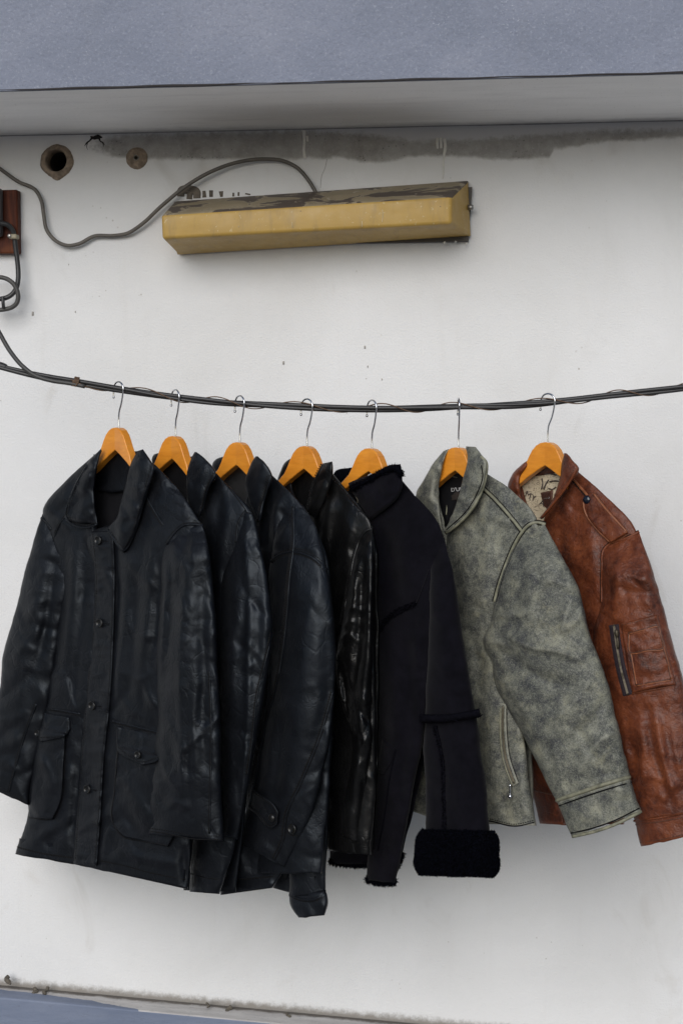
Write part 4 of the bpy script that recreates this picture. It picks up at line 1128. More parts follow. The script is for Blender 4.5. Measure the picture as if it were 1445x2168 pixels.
# ================================================================ 2: black jacket, wide soft collar
J = Jacket('leather_jacket', 1, 'plain black leather jacket with wide soft collar, second in the row', MT['black_soft'])
loft(J, 'back_panel', [(332, 985), (330, 1100), (345, 1400), (370, 1700), (388, 1885)], [(410, 965), (520, 1080), (535, 1300), (530, 1600), (500, 1888)], .012, .02, off=-.055, res=10, auto=[VERT(10)])
loft(J, 'lining', [(328, 985), (330, 1040), (345, 1110)], [(412, 970), (408, 1040), (400, 1120)], -.012, .005, MT['lining_black'], drape=0, crk=.6, off=-.022, top=0, lip=False, res=6, auto=[CRUMP(14, 75, 20, (30, 70), (5, 9), (1, 2.5))])
loft(J, 'collar_leaf', [(324, 984, -.02), (321, 972, -.02), (326, 962, -.02), (340, 958, -.02)], [(332, 1000, -.02), (342, 990, -.02), (350, 975, -.02), (352, 964, -.02)], .010, .008, off=.004, top=.1, lip=False, res=3)
fp = loft(J, 'front_panel', [(400, 985), (396, 1040), (400, 1100), (392, 1250), (388, 1400), (388, 1600), (400, 1780), (402, 1888)], [(455, 1002), (495, 1038), (534, 1086), (540, 1250), (535, 1400), (530, 1600), (500, 1780), (466, 1893)], [.012, .022, .030, .034, .034, .034, .030], .02, off=.0,
     folds=[([(448, 1040), (440, 1130), (462, 1230), (460, 1400)], 12, 7), ([(430, 1100), (445, 1200), (440, 1400)], 9, -6), ([(490, 1060), (470, 1150), (455, 1250)], 10, 5), ([(470, 1040), (462, 1100)], 7, -3)], auto=[VERT(14, (90, 260), (7, 14), (1, 2.6)), CRUMP(30)])
seam(fp, [(404, 1850), (435, 1858), (464, 1862)], .0012, .0003, MT['seam'])
lo = loft(J, 'hem_panel', [(470, 1770), (466, 1830), (467, 1895)], [(585, 1790), (600, 1840), (577, 1880)], .012, .01, off=-.09, auto=[VERT(5, (60, 100)), CRUMP(14)], folds=[([(475, 1845), (530, 1850), (580, 1845)], 6, 3), ([(500, 1800), (520, 1850)], 8, 5)])
welt(lo, [(468, 1862), (520, 1858), (580, 1852)], r=.0014, gap=4)
cc = loft(J, 'collar_leaf', [(412, 957), (399, 985), (394, 1018), (398, 1060), (416, 1104)], [(416, 957), (436, 973), (459, 1004), (441, 1036), (424, 1098)], .014, .006, off=.038, top=.2, lip=False, bot=.1, folds=[([(425, 970), (428, 1010), (418, 1070)], 10, 4), ([(400, 1000), (412, 1040), (415, 1090)], 7, -2)], auto=[CRUMP(10, 80, 40, (20, 50), (5, 9), (.6, 1.4))])
welt(cc, [(456, 1003), (440, 1034), (428, 1078), (418, 1102)], r=.0016, gap=4.5)
ss = loft(J, 'sleeve', [(518, 1082, -.01), (500, 1150), (470, 1225), (464, 1400), (466, 1600), (474, 1770)], [(534, 1087, -.01), (553, 1159), (569, 1249), (576, 1335), (545, 1560), (504, 1778)], [.012, .034, .044, .046, .042, .030], .028, off=.016, top=.12,
     folds=[([(522, 1086), (520, 1160), (527, 1270), (526, 1400), (520, 1600), (505, 1770)], 9, 8, 'a'), ([(538, 1150), (545, 1250), (544, 1400), (532, 1540)], 11, -5), ([(500, 1150), (492, 1280), (490, 1450), (495, 1620)], 12, 5), ([(480, 1240), (476, 1400), (480, 1560)], 8, -4), ([(536, 1155), (548, 1165), (556, 1180)], 5, 3, 'k'), ([(508, 1240), (500, 1330), (480, 1380)], 6, 4, 'k'), ([(555, 1260), (562, 1330), (555, 1400)], 8, 4)],
     auto=[VERT(10, (90, 240), (7, 12), (.8, 2)), CRUMP(40, 70, 35)])
welt(ss, [(576, 1340), (562, 1400), (545, 1470), (535, 1560), (524, 1640)], r=.0015, gap=4)
welt(fp, [(521, 1081), (508, 1100), (500, 1150)], r=.0014, st=False)
seam(fp, [(458, 1003), (490, 1040), (521, 1081)], .0010, .0004, MT['seam'])

# ================================================================ 3: black jacket with buttoned cuff tab
J = Jacket('leather_jacket', 2, 'black leather jacket with drop shoulder and buttoned cuff tab, third in the row', MT['black_soft'])
loft(J, 'back_panel', [(458, 998), (465, 1100), (480, 1400), (560, 1700), (606, 1860)], [(545, 975), (640, 1085), (690, 1300), (700, 1600), (688, 1870)], .012, .02, off=-.06, res=10, auto=[VERT(10)])
loft(J, 'lining', [(455, 1000), (470, 1060), (500, 1130)], [(548, 975), (545, 1040), (540, 1130)], -.012, .005, simple('quilted_dark_lining', (0.014, 0.014, 0.015), 0.7, 0, 0.3, 120, 0.5), off=-.024, top=0, lip=False, res=6, auto=[CRUMP(18, 60, 40, (20, 50), (4, 8), (1, 2))])
loft(J, 'collar_leaf', [(453, 996, -.02), (449, 984, -.02), (458, 972, -.02), (474, 966, -.02)], [(462, 1008, -.02), (470, 996, -.02), (480, 982, -.02), (486, 972, -.02)], .011, .008, off=.004, top=.1, lip=False, res=3)
fp = loft(J, 'front_panel', [(530, 990), (522, 1040), (520, 1100), (520, 1300), (520, 1500), (520, 1700), (540, 1850)], [(575, 1005), (640, 1070), (682, 1150), (700, 1300), (705, 1500), (695, 1700), (680, 1850)], [.012, .022, .032, .032], .02, off=-.004,
     folds=[([(600, 1040), (580, 1090), (585, 1160)], 8, 7), ([(580, 1050), (570, 1110), (560, 1170)], 9, -6), ([(590, 1075), (605, 1100), (600, 1150)], 6, -5)], auto=[VERT(10), CRUMP(20)])
bb_ = loft(J, 'body_side', [(640, 1560), (618, 1700), (611, 1800), (612, 1898)], [(705, 1560), (694, 1700), (688, 1800), (689, 1892)], .020, .02, off=-.03, folds=[([(655, 1600), (650, 1750), (645, 1890)], 12, 6), ([(675, 1650), (668, 1780), (665, 1890)], 8, -5)], auto=[VERT(6), CRUMP(12)])
hb = loft(J, 'hem_band', [(612, 1890), (613, 1915), (632, 1943)], [(690, 1884), (693, 1908), (686, 1938)], .024, .02, off=-.028, top=.15, topb=.7, folds=[([(650, 1895), (655, 1940)], 10, 3)], auto=[CRUMP(8)], bot=.0)
welt(hb, [(613, 1893), (640, 1904), (660, 1905), (690, 1892)], r=.0020, gap=4)
loft(J, 'hem_panel', [(575, 1830), (580, 1860), (578, 1880)], [(625, 1840), (618, 1870), (612, 1890)], .008, .008, off=-.06, res=5, auto=[CRUMP(6)])
cc = loft(J, 'collar_leaf', [(541, 966), (526, 994), (519, 1022), (526, 1060), (548, 1108)], [(546, 966), (562, 980), (577, 1007), (564, 1046), (552, 1102)], .014, .006, off=.038, top=.2, lip=False, bot=.1, folds=[([(553, 975), (552, 1010), (544, 1070)], 9, 4)], auto=[CRUMP(8, 80, 40, (20, 50), (5, 9), (.6, 1.4))])
welt(cc, [(575, 1007), (562, 1046), (553, 1080), (549, 1106)], r=.0016, gap=5)
stitch(cc, [(566, 1007), (554, 1046), (546, 1080)])
ss = loft(J, 'sleeve', [(612, 1050, -.02), (585, 1120, -.006), (572, 1190), (570, 1300), (566, 1450), (545, 1600), (525, 1700), (500, 1780)], [(640, 1068, -.02), (672, 1122, -.006), (694, 1214), (708, 1330), (710, 1450), (688, 1620), (660, 1720), (605, 1838)], [.010, .028, .046, .050, .048, .044, .038, .028], .03, off=.016, top=.14,
     folds=[([(655, 1230), (660, 1340), (640, 1470), (620, 1600), (590, 1720)], 22, 8), ([(600, 1220), (590, 1330), (578, 1450)], 12, -4), ([(672, 1260), (655, 1290), (640, 1340), (625, 1390)], 7, 4, 'k'), ([(655, 1270), (640, 1310), (632, 1370)], 6, -3), ([(690, 1320), (696, 1420), (680, 1540), (655, 1650)], 14, -8), ([(580, 1500), (570, 1600), (555, 1700)], 10, 5), ([(600, 1520), (590, 1620), (585, 1700)], 9, -4), ([(540, 1770), (560, 1790), (590, 1830)], 7, 3), ([(605, 1780), (600, 1800), (610, 1830)], 6, 3, 'k')],
     auto=[VERT(6, (90, 200), (10, 18), (.8, 2), 8, 100), CRUMP(36, 110, 35, (20, 60), (5, 9), (.4, 1.1))])
welt(ss, [(573, 1188), (592, 1175), (622, 1169), (660, 1180), (692, 1208)], r=.0022, gap=5, both=True)
stitch(ss, [(580, 1176), (600, 1166), (622, 1161), (660, 1172), (684, 1190)])
welt(ss, [(621, 1072), (621, 1162), (614, 1214), (607, 1300), (597, 1387), (578, 1480), (566, 1521), (538, 1663)], r=.0015, gap=4.5)
stitch(ss, [(612, 1085), (614, 1162), (607, 1214), (600, 1300), (590, 1387)])
welt(ss, [(704, 1465), (680, 1550), (640, 1650), (604, 1735), (600, 1774), (580, 1820)], r=.0017, gap=5, both=True)
tb = patch(ss, 'cuff_tab', [(533, 1668), (556, 1684), (580, 1702), (590, 1720)], [(524, 1710), (545, 1728), (572, 1756), (588, 1746)], .012, 4, folds=[([(545, 1690), (565, 1715)], 6, 1)])
seam(tb, [(536, 1676), (560, 1694), (582, 1712), (584, 1740), (574, 1748), (548, 1724), (529, 1706)], .0011, .0004, MT['seam'])
button(tb, 575, 1732, 8, rim=False, parent=tb.obj)
seam(tb, [(563, 1722), (571, 1728)], .0018, .0008, J.mat, 'buttonhole')
button(ss, 619, 1755, 10)
seam(ss, [(606, 1760), (616, 1769), (630, 1768)], .0010, .0004, MT['seam'])

# ================================================================ 4: shiny black stand collar jacket
J = Jacket('leather_jacket', 3, 'shiny black leather jacket with stand collar and narrow wrinkled sleeve', MT['black_shiny'])
loft(J, 'back_panel', [(600, 1005), (610, 1100), (640, 1400), (680, 1600), (690, 1800)], [(690, 985), (770, 1085), (800, 1300), (800, 1600), (790, 1800)], .012, .02, off=-.06, res=10, auto=[VERT(8)])
loft(J, 'lining', [(605, 1000), (615, 1050), (640, 1110)], [(690, 985), (680, 1050), (665, 1130)], -.012, .005, MT['black_shiny'], off=-.024, top=0, lip=False, res=6, auto=[CRUMP(18, 75, 30, (20, 50), (4, 8), (1, 2))])
loft(J, 'stand_collar', [(618, 969, -.01), (604, 980, -.01), (594, 1000, -.01), (588, 1016, -.01), (600, 1060, .01)], [(622, 972, -.01), (614, 990, -.01), (612, 1010, -.01), (618, 1030, -.005), (632, 1064, .01)], .006, .006, off=.006, top=.1, lip=False, res=3, bot=.1)
fp = loft(J, 'front_panel', [(690, 990), (664, 1030), (655, 1080), (654, 1150), (660, 1300), (670, 1500), (680, 1700), (690, 1800)], [(706, 1018), (740, 1055), (774, 1090), (788, 1118), (790, 1300), (795, 1500), (795, 1700), (785, 1810)], [.012, .022, .030, .034], .02, off=.0,
     folds=[([(700, 1040), (690, 1100), (680, 1180)], 9, 6), ([(730, 1060), (712, 1110), (705, 1200)], 8, -5), ([(660, 1080), (668, 1110), (660, 1150)], 6, 4, 'k'), ([(690, 1030), (684, 1070)], 6, -4), ([(750, 1080), (735, 1150), (728, 1230)], 9, 5)], auto=[VERT(12), CRUMP(26)])
cc = loft(J, 'stand_collar', [(683, 981), (668, 1010), (660, 1045), (650, 1088)], [(703, 977), (704, 1008), (690, 1050), (668, 1098)], .010, .006, off=.034, top=.15, lip=False, bot=.15, folds=[([(692, 985), (684, 1020), (668, 1075)], 7, 3), ([(700, 1005), (684, 1012), (672, 1030)], 5, -2)], auto=[CRUMP(10)])
welt(cc, [(684, 984), (670, 1011), (660, 1046), (652, 1084)], r=.0014, gap=5)
link('zip_teeth', tube_mesh('zip_teeth', on(fp, [(664, 1040), (655, 1078), (654, 1120), (655, 1180)], .004), .0018, 6, smooth=False), MT['tape'], fp.obj)
seam(fp, [(704, 1016), (740, 1054), (774, 1092)], .0010, .0006, MT['seam'])
welt(fp, [(702, 1022), (692, 1035), (688, 1050)], r=.0013, st=False)
ss = loft(J, 'sleeve', [(772, 1126, -.012), (750, 1170), (733, 1250), (718, 1330), (706, 1385), (712, 1440), (728, 1510), (744, 1560), (732, 1670), (715, 1767)], [(788, 1116, -.012), (791, 1150), (791, 1230), (790, 1330), (788, 1400), (787, 1460), (785, 1520), (787, 1556), (775, 1660), (759, 1783)], [.010, .026, .036, .036, .036, .034, .032, .030, .028, .026], .026, off=.016, top=.10, wob=2.2, res=3.4,
     folds=[([(786, 1125), (784, 1250), (780, 1380), (768, 1480), (760, 1560), (748, 1660), (735, 1765)], 11, 12), ([(772, 1180), (765, 1290), (758, 1380), (748, 1470)], 8, -12), ([(755, 1190), (745, 1270), (735, 1330)], 8, 7),
            ([(728, 1302), (750, 1288), (772, 1300)], 6, 5, 'a'), ([(722, 1330), (745, 1316), (768, 1332)], 6, 5, 'a'), ([(714, 1358), (736, 1344), (760, 1362)], 6, 5, 'a'),
            ([(709, 1376), (712, 1420), (722, 1480), (734, 1540)], 4.5, 9, 'k'), ([(724, 1400), (732, 1470), (742, 1545)], 7, -10), ([(766, 1470), (776, 1486), (784, 1478)], 4, 4, 'k'), ([(760, 1500), (772, 1520), (780, 1535)], 4, -5), ([(755, 1535), (763, 1565), (762, 1590)], 4, -4), ([(772, 1640), (768, 1720), (762, 1780)], 8, -10), ([(740, 1600), (728, 1700), (722, 1766)], 7, 4)],
     auto=[CRUMP(30, 50, 50, (14, 40), (3, 7), (.6, 1.6))])
welt(ss, [(789, 1119), (776, 1123), (765, 1136), (752, 1170), (740, 1230), (730, 1285), (722, 1325)], r=.0022, gap=5, also=fp)
seam(ss, [(717, 1764), (735, 1770), (757, 1778)], .0010, .0006, MT['seam'])

# ================================================================ 5: black suede jacket with shearling
J = Jacket('shearling_jacket', 4, 'black suede jacket with shearling collar and wide fur cuff', MT['suede'])
loft(J, 'back_panel', [(735, 1035), (735, 1150), (720, 1400), (705, 1600), (698, 1822)], [(845, 1010), (930, 1120), (940, 1300), (900, 1600), (852, 1805)], .012, .02, off=-.055, res=10, auto=[VERT(8)])
fp = loft(J, 'front_panel', [(735, 1040, -.01), (752, 1070), (770, 1150), (780, 1300), (790, 1500), (790, 1700), (774, 1864)], [(852, 1026, -.01), (900, 1072), (938, 1135), (925, 1300), (905, 1500), (870, 1700), (838, 1868)], [.010, .024, .034, .036, .034, .030], .03, off=.0,
     folds=[([(850, 1080), (860, 1180), (880, 1270)], 20, 7), ([(800, 1100), (830, 1180), (835, 1280)], 14, -6), ([(780, 1120), (800, 1220), (810, 1310)], 12, 6), ([(820, 1340), (830, 1500), (820, 1700)], 20, 8), ([(860, 1350), (865, 1500), (845, 1700)], 12, -8), ([(880, 1330), (888, 1420)], 10, 8)], auto=[VERT(10, (120, 260), (12, 24), (1, 3))], ns=(80, .003), crk=.35, drape=.6)
fp2 = loft(J, 'front_panel', [(722, 1060), (712, 1300), (700, 1600), (698, 1826)], [(790, 1060), (800, 1300), (800, 1600), (780, 1830)], .02, .02, off=-.05, res=8, auto=[VERT(6)])
cf = loft(J, 'collar_fur', [(704, 1010, -.03), (712, 996, -.03), (745, 990, -.03)], [(735, 1040, -.015), (748, 1020, -.02), (770, 1000, -.03)], .014, .014, MT['fur'], off=.0, top=.1, lip=False, res=5)
fur(cf, 'fur', 4200, .013, MT['fur'], cf.obj, 3)
st = loft(J, 'stand_collar', [(736, 1022), (750, 1050), (770, 1090), (778, 1108)], [(847, 982), (851, 1008), (852, 1030), (840, 1056)], .022, .01, off=.016, top=.08, lip=False, folds=[([(770, 1050), (800, 1055), (830, 1030)], 16, 4), ([(800, 1075), (840, 1040)], 6, -3)], auto=[CRUMP(5, 30, 30, (40, 80), (8, 14), (1, 2))], bot=.12)
tr = loft(J, 'collar_fur', [(740, 1030), (775, 1012), (805, 994), (828, 984), (846, 983)], [(746, 1038), (782, 1020), (812, 1004), (834, 998), (850, 1012)], .016, .014, MT['fur'], off=.026, top=.05, lip=False, res=4, topb=.6)
fur(tr, 'fur', 5200, .0115, MT['fur'], tr.obj, 4)
seam(fp, [(778, 1108), (810, 1075), (853, 1030)], .0014, .0, MT['seam'])
link('zip_pull', tube_mesh('zip_pull', [P(753, 1052, float(st.query([760], [1060])[0]) + .012), P(757, 1060, float(st.query([760], [1060])[0]) + .014), P(755, 1068, float(st.query([760], [1060])[0]) + .014)], [.0007, .0010, .0013], 8), MT['brass'], st.obj)
yk = [(806, 1332), (815, 1316), (830, 1302), (856, 1288), (881, 1278), (896, 1240), (908, 1206)]
w_ = on(fp, yk[:5], .001)
fy = link('seam_fur', tube_mesh('seam_fur', w_, .0030, 8, smooth=False), MT['wool'], fp.obj)
fur(fy, 'fur', 900, .0050, MT['wool'], fp.obj, 5)
seam(fp, yk[4:], .0014, .0004, MT['suede'])
ss = loft(J, 'sleeve', [(912, 1172, -.012), (909, 1230), (907, 1300), (903, 1430), (899, 1516)], [(940, 1138, -.012), (958, 1213), (980, 1355), (998, 1469), (1006, 1512)], [.010, .032, .042, .044, .042], .03, off=.016, top=.2, folds=[([(935, 1190), (940, 1320), (945, 1500)], 22, 6), ([(965, 1300), (975, 1420), (985, 1500)], 14, -5)], auto=[VERT(6, (100, 200), (12, 22), (1, 2.4))], ns=(80, .002), crk=.35, drape=.6)
seam(ss, [(941, 1150), (928, 1160), (913, 1182)], .0014, .0, MT['suede'])
uf = loft(J, 'underarm_fold', [(884, 1290), (874, 1340), (876, 1392)], [(912, 1230), (912, 1320), (905, 1396)], .022, .02, off=.0, top=.3, bot=.2, lip=False, crk=.4)
s2 = loft(J, 'lower_sleeve', [(900, 1512), (896, 1575), (901, 1661), (901, 1762)], [(1007, 1510), (1018, 1592), (1031, 1696), (1037, 1766)], .042, .03, off=.014, top=0, folds=[([(925, 1540), (938, 1627), (942, 1760)], 5, -4, 'g'), ([(960, 1600), (1000, 1640), (1025, 1650)], 10, 4), ([(905, 1650), (930, 1700), (960, 1710)], 10, -3), ([(970, 1560), (975, 1650), (985, 1750)], 20, 4)], auto=[CRUMP(8, 20, 30, (30, 80), (8, 14), (.8, 1.6))], ns=(80, .003), crk=.35, drape=.6)
bw = loft(J, 'seam_fur', [(888, 1512), (940, 1512), (980, 1507), (1014, 1500)], [(888, 1530), (940, 1530), (980, 1524), (1015, 1518)], .016, .05, MT['wool'], crk=0, drape=0, off=.056, top=.02, topb=.8, lip=False, res=5)
fur(bw, 'fur', 3200, .0075, MT['wool'], bw.obj, 6)
vs_ = on(s2, [(921, 1537), (936, 1600), (940, 1680), (942, 1758)], .000)
vf = link('seam_fur', tube_mesh('seam_fur', vs_, .0034, 8, smooth=False), MT['wool'], s2.obj)
fur(vf, 'fur', 800, .0045, MT['wool'], s2.obj, 7)
cu = loft(J, 'fur_cuff', [(894, 1757), (886, 1770), (880, 1810), (878, 1832), (886, 1849)], [(1044, 1761), (1051, 1772), (1053, 1810), (1053, 1838), (1044, 1854)], .052, .04, MT['fur'], crk=0, drape=0, off=.020, top=.06, topb=.75, folds=[([(944, 1765), (945, 1850)], 5, -6, 'g')], ns=(30, .004))
fur(cu, 'fur', 26000, .0048, MT['fur'], cu.obj, 8, droop=.5)
pkt = patch(fp, 'pocket_welt', [(808, 1560), (802, 1600), (797, 1640)], [(838, 1586), (830, 1612), (812, 1640)], .006, 6)
seam(fp, [(838, 1586), (826, 1640), (815, 1720), (800, 1800)], .0016, .0, MT['wool'], 'seam_fur')
hemt = link('hem_fur', tube_mesh('hem_fur', [P(a, b, J.base(a) + .012) for a, b in ((776, 1862), (800, 1867), (836, 1867))], .005, 8, 20), MT['fur'], J.root)
fur(hemt, 'fur', 700, .006, MT['fur'], hemt, 9)
hemt = link('hem_fur', tube_mesh('hem_fur', [P(a, b, J.base(a) - .045) for a, b in ((698, 1824), (740, 1830), (782, 1829))], .005, 8, 20), MT['fur'], J.root)
fur(hemt, 'fur', 700, .006, MT['fur'], hemt, 10)
rp = loft(J, 'side_panel', [(838, 1560), (838, 1700), (836, 1800)], [(875, 1560), (852, 1700), (851, 1806)], .014, .014, off=-.02, res=6)
hemt = link('hem_fur', tube_mesh('hem_fur', [P(a, b, J.base(a) - .012) for a, b in ((838, 1835), (842, 1822), (850, 1806))], .005, 8, 16), MT['fur'], J.root)
fur(hemt, 'fur', 400, .006, MT['fur'], hemt, 11)

# ================================================================ 6: distressed grey green jacket
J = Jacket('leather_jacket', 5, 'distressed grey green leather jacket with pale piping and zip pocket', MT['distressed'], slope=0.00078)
loft(J, 'back_panel', [(915, 1010), (880, 1100), (870, 1400), (860, 1600), (852, 1715)], [(1010, 985), (1100, 1090), (1130, 1300), (1125, 1550), (1128, 1735)], .012, .02, off=-.055, res=9, auto=[VERT(8)])
lb6 = loft(J, 'lining', [(925, 1000), (928, 1040), (930, 1120)], [(1000, 960), (985, 1030), (962, 1100)], -.010, .005, MT['lining_black'], drape=0, crk=.6, off=-.020, top=0, lip=False, res=5, auto=[CRUMP(10, 80, 20, (30, 60), (5, 9), (1, 2))])
loft(J, 'collar_back', [(938, 958), (930, 985), (926, 1010)], [(1000, 946), (996, 975), (990, 1000)], .004, .008, off=-.022, top=0, lip=False, res=5)
lab = patch(lb6, 'neck_label', [(950, 1020), (948, 1045), (948, 1062)], [(982, 1016), (980, 1042), (978, 1060)], .002, 2, simple('dark_brown_label', (0.022, 0.016, 0.013), 0.8))
hanger_loop = seam(lb6, [(956, 1008), (968, 1011), (984, 1008)], .0016, .003, MT['piping'], 'hanging_chain')
ln6 = seam(lb6, [(949, 1022), (947, 1050), (944, 1090)], .0012, .003, MT['piping'], 'lining_piping')
fl = loft(J, 'front_panel', [(905, 1012, -.015), (880, 1050), (878, 1200), (870, 1400), (860, 1600), (855, 1712)], [(925, 1000, -.01), (930, 1060), (948, 1150), (950, 1400), (945, 1600), (940, 1738)], [.012, .022, .028], .02, off=-.006, auto=[VERT(6), CRUMP(10)])
fr = loft(J, 'front_panel', [(1000, 980), (975, 1060), (948, 1120), (946, 1220), (948, 1400), (952, 1600), (955, 1742)], [(1032, 1004), (1085, 1040), (1135, 1096), (1115, 1250), (1095, 1400), (1108, 1560), (1132, 1748)], [.012, .022, .030, .032, .034, .034, .034], .02, off=.002,
     folds=[([(1020, 1060), (1030, 1150), (1020, 1260), (1000, 1360)], 14, 6), ([(1000, 1090), (985, 1200), (975, 1320), (985, 1480)], 16, 7), ([(960, 1140), (970, 1260), (965, 1420)], 12, -6), ([(1000, 1330), (1012, 1400), (1020, 1480)], 12, -7), ([(1030, 1420), (1035, 1560), (1040, 1700)], 16, 6), ([(1100, 1600), (1105, 1680), (1118, 1740)], 10, 5), ([(1060, 1680), (1075, 1720), (1080, 1745)], 9, -4)], auto=[VERT(10, (100, 220), (9, 16), (1, 2.4)), CRUMP(26)])
stitch(fr, [(960, 1728), (1035, 1734), (1090, 1745), (1128, 1737)])
seam(fr, [(958, 1733), (1035, 1738), (1090, 1749), (1130, 1741)], .0014, .0, MT['seam'])
cl6 = loft(J, 'collar_leaf', [(938, 955, -.012), (918, 980), (898, 1014), (880, 1048), (900, 1080), (920, 1112)], [(950, 950, -.012), (938, 985), (930, 1020), (927, 1050), (930, 1082), (936, 1126)], .014, .006, off=.020, top=.15, lip=False, bot=.1, folds=[([(925, 985), (912, 1030), (918, 1090)], 7, 5), ([(930, 1000), (922, 1060)], 5, -5)], auto=[CRUMP(14, 80, 40, (20, 50), (4, 8), (1, 2))])
cr6 = loft(J, 'collar_leaf', [(985, 945), (990, 972), (978, 1019), (964, 1064), (948, 1106), (939, 1126)], [(1006, 946), (1020, 966), (1030, 982), (1024, 1026), (996, 1086), (942, 1132)], .015, .006, off=.036, top=.15, lip=False, bot=.03, folds=[([(1004, 965), (1000, 1020), (975, 1085)], 9, 3)], auto=[CRUMP(8, 110, 40, (20, 50), (5, 9), (.5, 1.3))])
seam(cr6, [(1017, 966), (1028, 978), (1028, 1006), (1016, 1046), (992, 1086), (966, 1112), (943, 1129)], .0028, .0008, MT['piping'], 'collar_piping', sides=8)
seam(cr6, [(1018, 985), (1021, 1006), (1009, 1044), (986, 1082), (962, 1106), (944, 1121)], .0010, .0014, MT['seam'])
# shoulder yoke and armhole piping
def piped(S, pts, r=.0030, also=None):
    p = np.asarray(pts, float); tg = np.gradient(p, axis=0); nn = np.stack([-tg[:, 1], tg[:, 0]], 1); nn /= np.linalg.norm(nn, axis=1)[:, None]
    seam(S, pts, r, .0006, MT['piping'], 'piping', sides=8, also=also)
    seam(S, (p + nn * 4.6).tolist(), .0010, .0002, MT['seam'], also=also)
    seam(S, (p - nn * 4.2).tolist(), .0009, .0002, MT['seam'], also=also)
piped(fr, [(1020, 1032), (1044, 1054), (1066, 1078), (1104, 1124)])
ss = loft(J, 'sleeve', [(1106, 1122, -.014), (1082, 1168, -.006), (1060, 1224), (1044, 1280), (1036, 1318), (1018, 1360), (1038, 1402), (1044, 1440), (1066, 1488), (1101, 1550), (1139, 1622), (1176, 1694)],
     [(1150, 1106, -.014), (1187, 1173), (1222, 1238), (1238, 1300), (1249, 1346), (1264, 1385), (1278, 1422), (1286, 1450), (1296, 1490), (1311, 1552), (1322, 1600), (1332, 1644)], [.010, .034, .048, .050, .050, .050, .048, .046, .044, .042, .038, .034], .03, off=.020, top=.10, res=3.8,
     folds=[([(1120, 1150), (1118, 1260), (1090, 1350)], 22, 5), ([(1060, 1340), (1120, 1370), (1180, 1380), (1235, 1400)], 12, 7), ([(1050, 1370), (1100, 1410), (1160, 1440), (1220, 1450)], 12, -6), ([(1210, 1260), (1190, 1320), (1170, 1350)], 10, 4), ([(1190, 1260), (1165, 1320), (1140, 1345)], 8, -4), ([(1075, 1450), (1110, 1510), (1150, 1580)], 14, 6), ([(1250, 1440), (1200, 1500), (1150, 1530)], 14, 5), ([(1280, 1480), (1240, 1540), (1190, 1580)], 10, -5), ([(1290, 1540), (1250, 1590), (1220, 1640)], 9, 5), ([(1225, 1540), (1260, 1600), (1305, 1630)], 8, -5), ([(1024, 1362), (1045, 1358), (1080, 1372)], 6, 5, 'k')],
     asym=True, auto=[CRUMP(40, 40, 45, (30, 90), (5, 11), (.6, 1.8))])
piped(ss, [(1154, 1110), (1133, 1106), (1118, 1112), (1104, 1127), (1090, 1150), (1078, 1176), (1064, 1212), (1053, 1246), (1046, 1274)], .0028, fr)
kn = loft(J, 'underarm_fold', [(1046, 1290), (1030, 1330), (1014, 1358), (1020, 1374)], [(1080, 1290), (1070, 1340), (1060, 1372), (1055, 1390)], .026, .02, off=.014, top=.3, bot=.2, lip=False, crk=.4)
cu = loft(J, 'cuff', [(1178, 1698), (1192, 1732), (1211, 1772)], [(1333, 1648), (1342, 1680), (1357, 1717)], .038, .03, off=.020, top=0, auto=[CRUMP(8)], folds=[([(1230, 1690), (1250, 1740)], 14, 3)])
seam(cu, [(1177, 1695), (1220, 1680), (1280, 1660), (1332, 1645)], .0036, .0, MT['piping'], 'cuff_piping', sides=8)
seam(cu, [(1182, 1706), (1224, 1691), (1284, 1671), (1336, 1656)], .0012, .0014, MT['seam'])
seam(cu, [(1207, 1764), (1240, 1757), (1300, 1737), (1352, 1711)], .0013, .0014, MT['seam'])
seam(cu, [(1211, 1771), (1244, 1764), (1304, 1744), (1356, 1718)], .0030, -.001, MT['piping'], 'cuff_piping', sides=8)
# slanted zip pocket
pw = patch(fr, 'pocket_welt', [(1057, 1488), (1055, 1540), (1060, 1600), (1084, 1668)], [(1073, 1488), (1074, 1540), (1080, 1600), (1098, 1658)], .005, 3)
zp = zipper(pw, [(1064, 1494), (1063, 1540), (1070, 1605), (1088, 1660)], 'zip_tape', 5, MT['piping'], MT['brass'], pw.obj, n_teeth=60)
seam(pw, [(1071, 1500), (1072, 1545), (1079, 1605), (1096, 1655)], .0009, .0008, MT['seam'])
seam(pw, [(1059, 1500), (1058, 1545), (1064, 1605), (1084, 1664)], .0016, .0008, MT['piping'])
dz = float(fr.query([1080], [1664])[0]) + .009
pull = link('zip_pull', tube_mesh('zip_pull', [P(1079, y, dz) for y in (1660, 1664, 1668, 1670, 1672, 1674, 1676, 1678, 1680, 1682)], [.0022, .0026, .0016, .0024, .0016, .0024, .0016, .0024, .0016, .0014], 8, smooth=False), MT['steel'], pw.obj)
disc('zip_bead', P(1079, 1686, dz), (0, -1, 0), .0046, .0046, MT['steel'], pull, False)

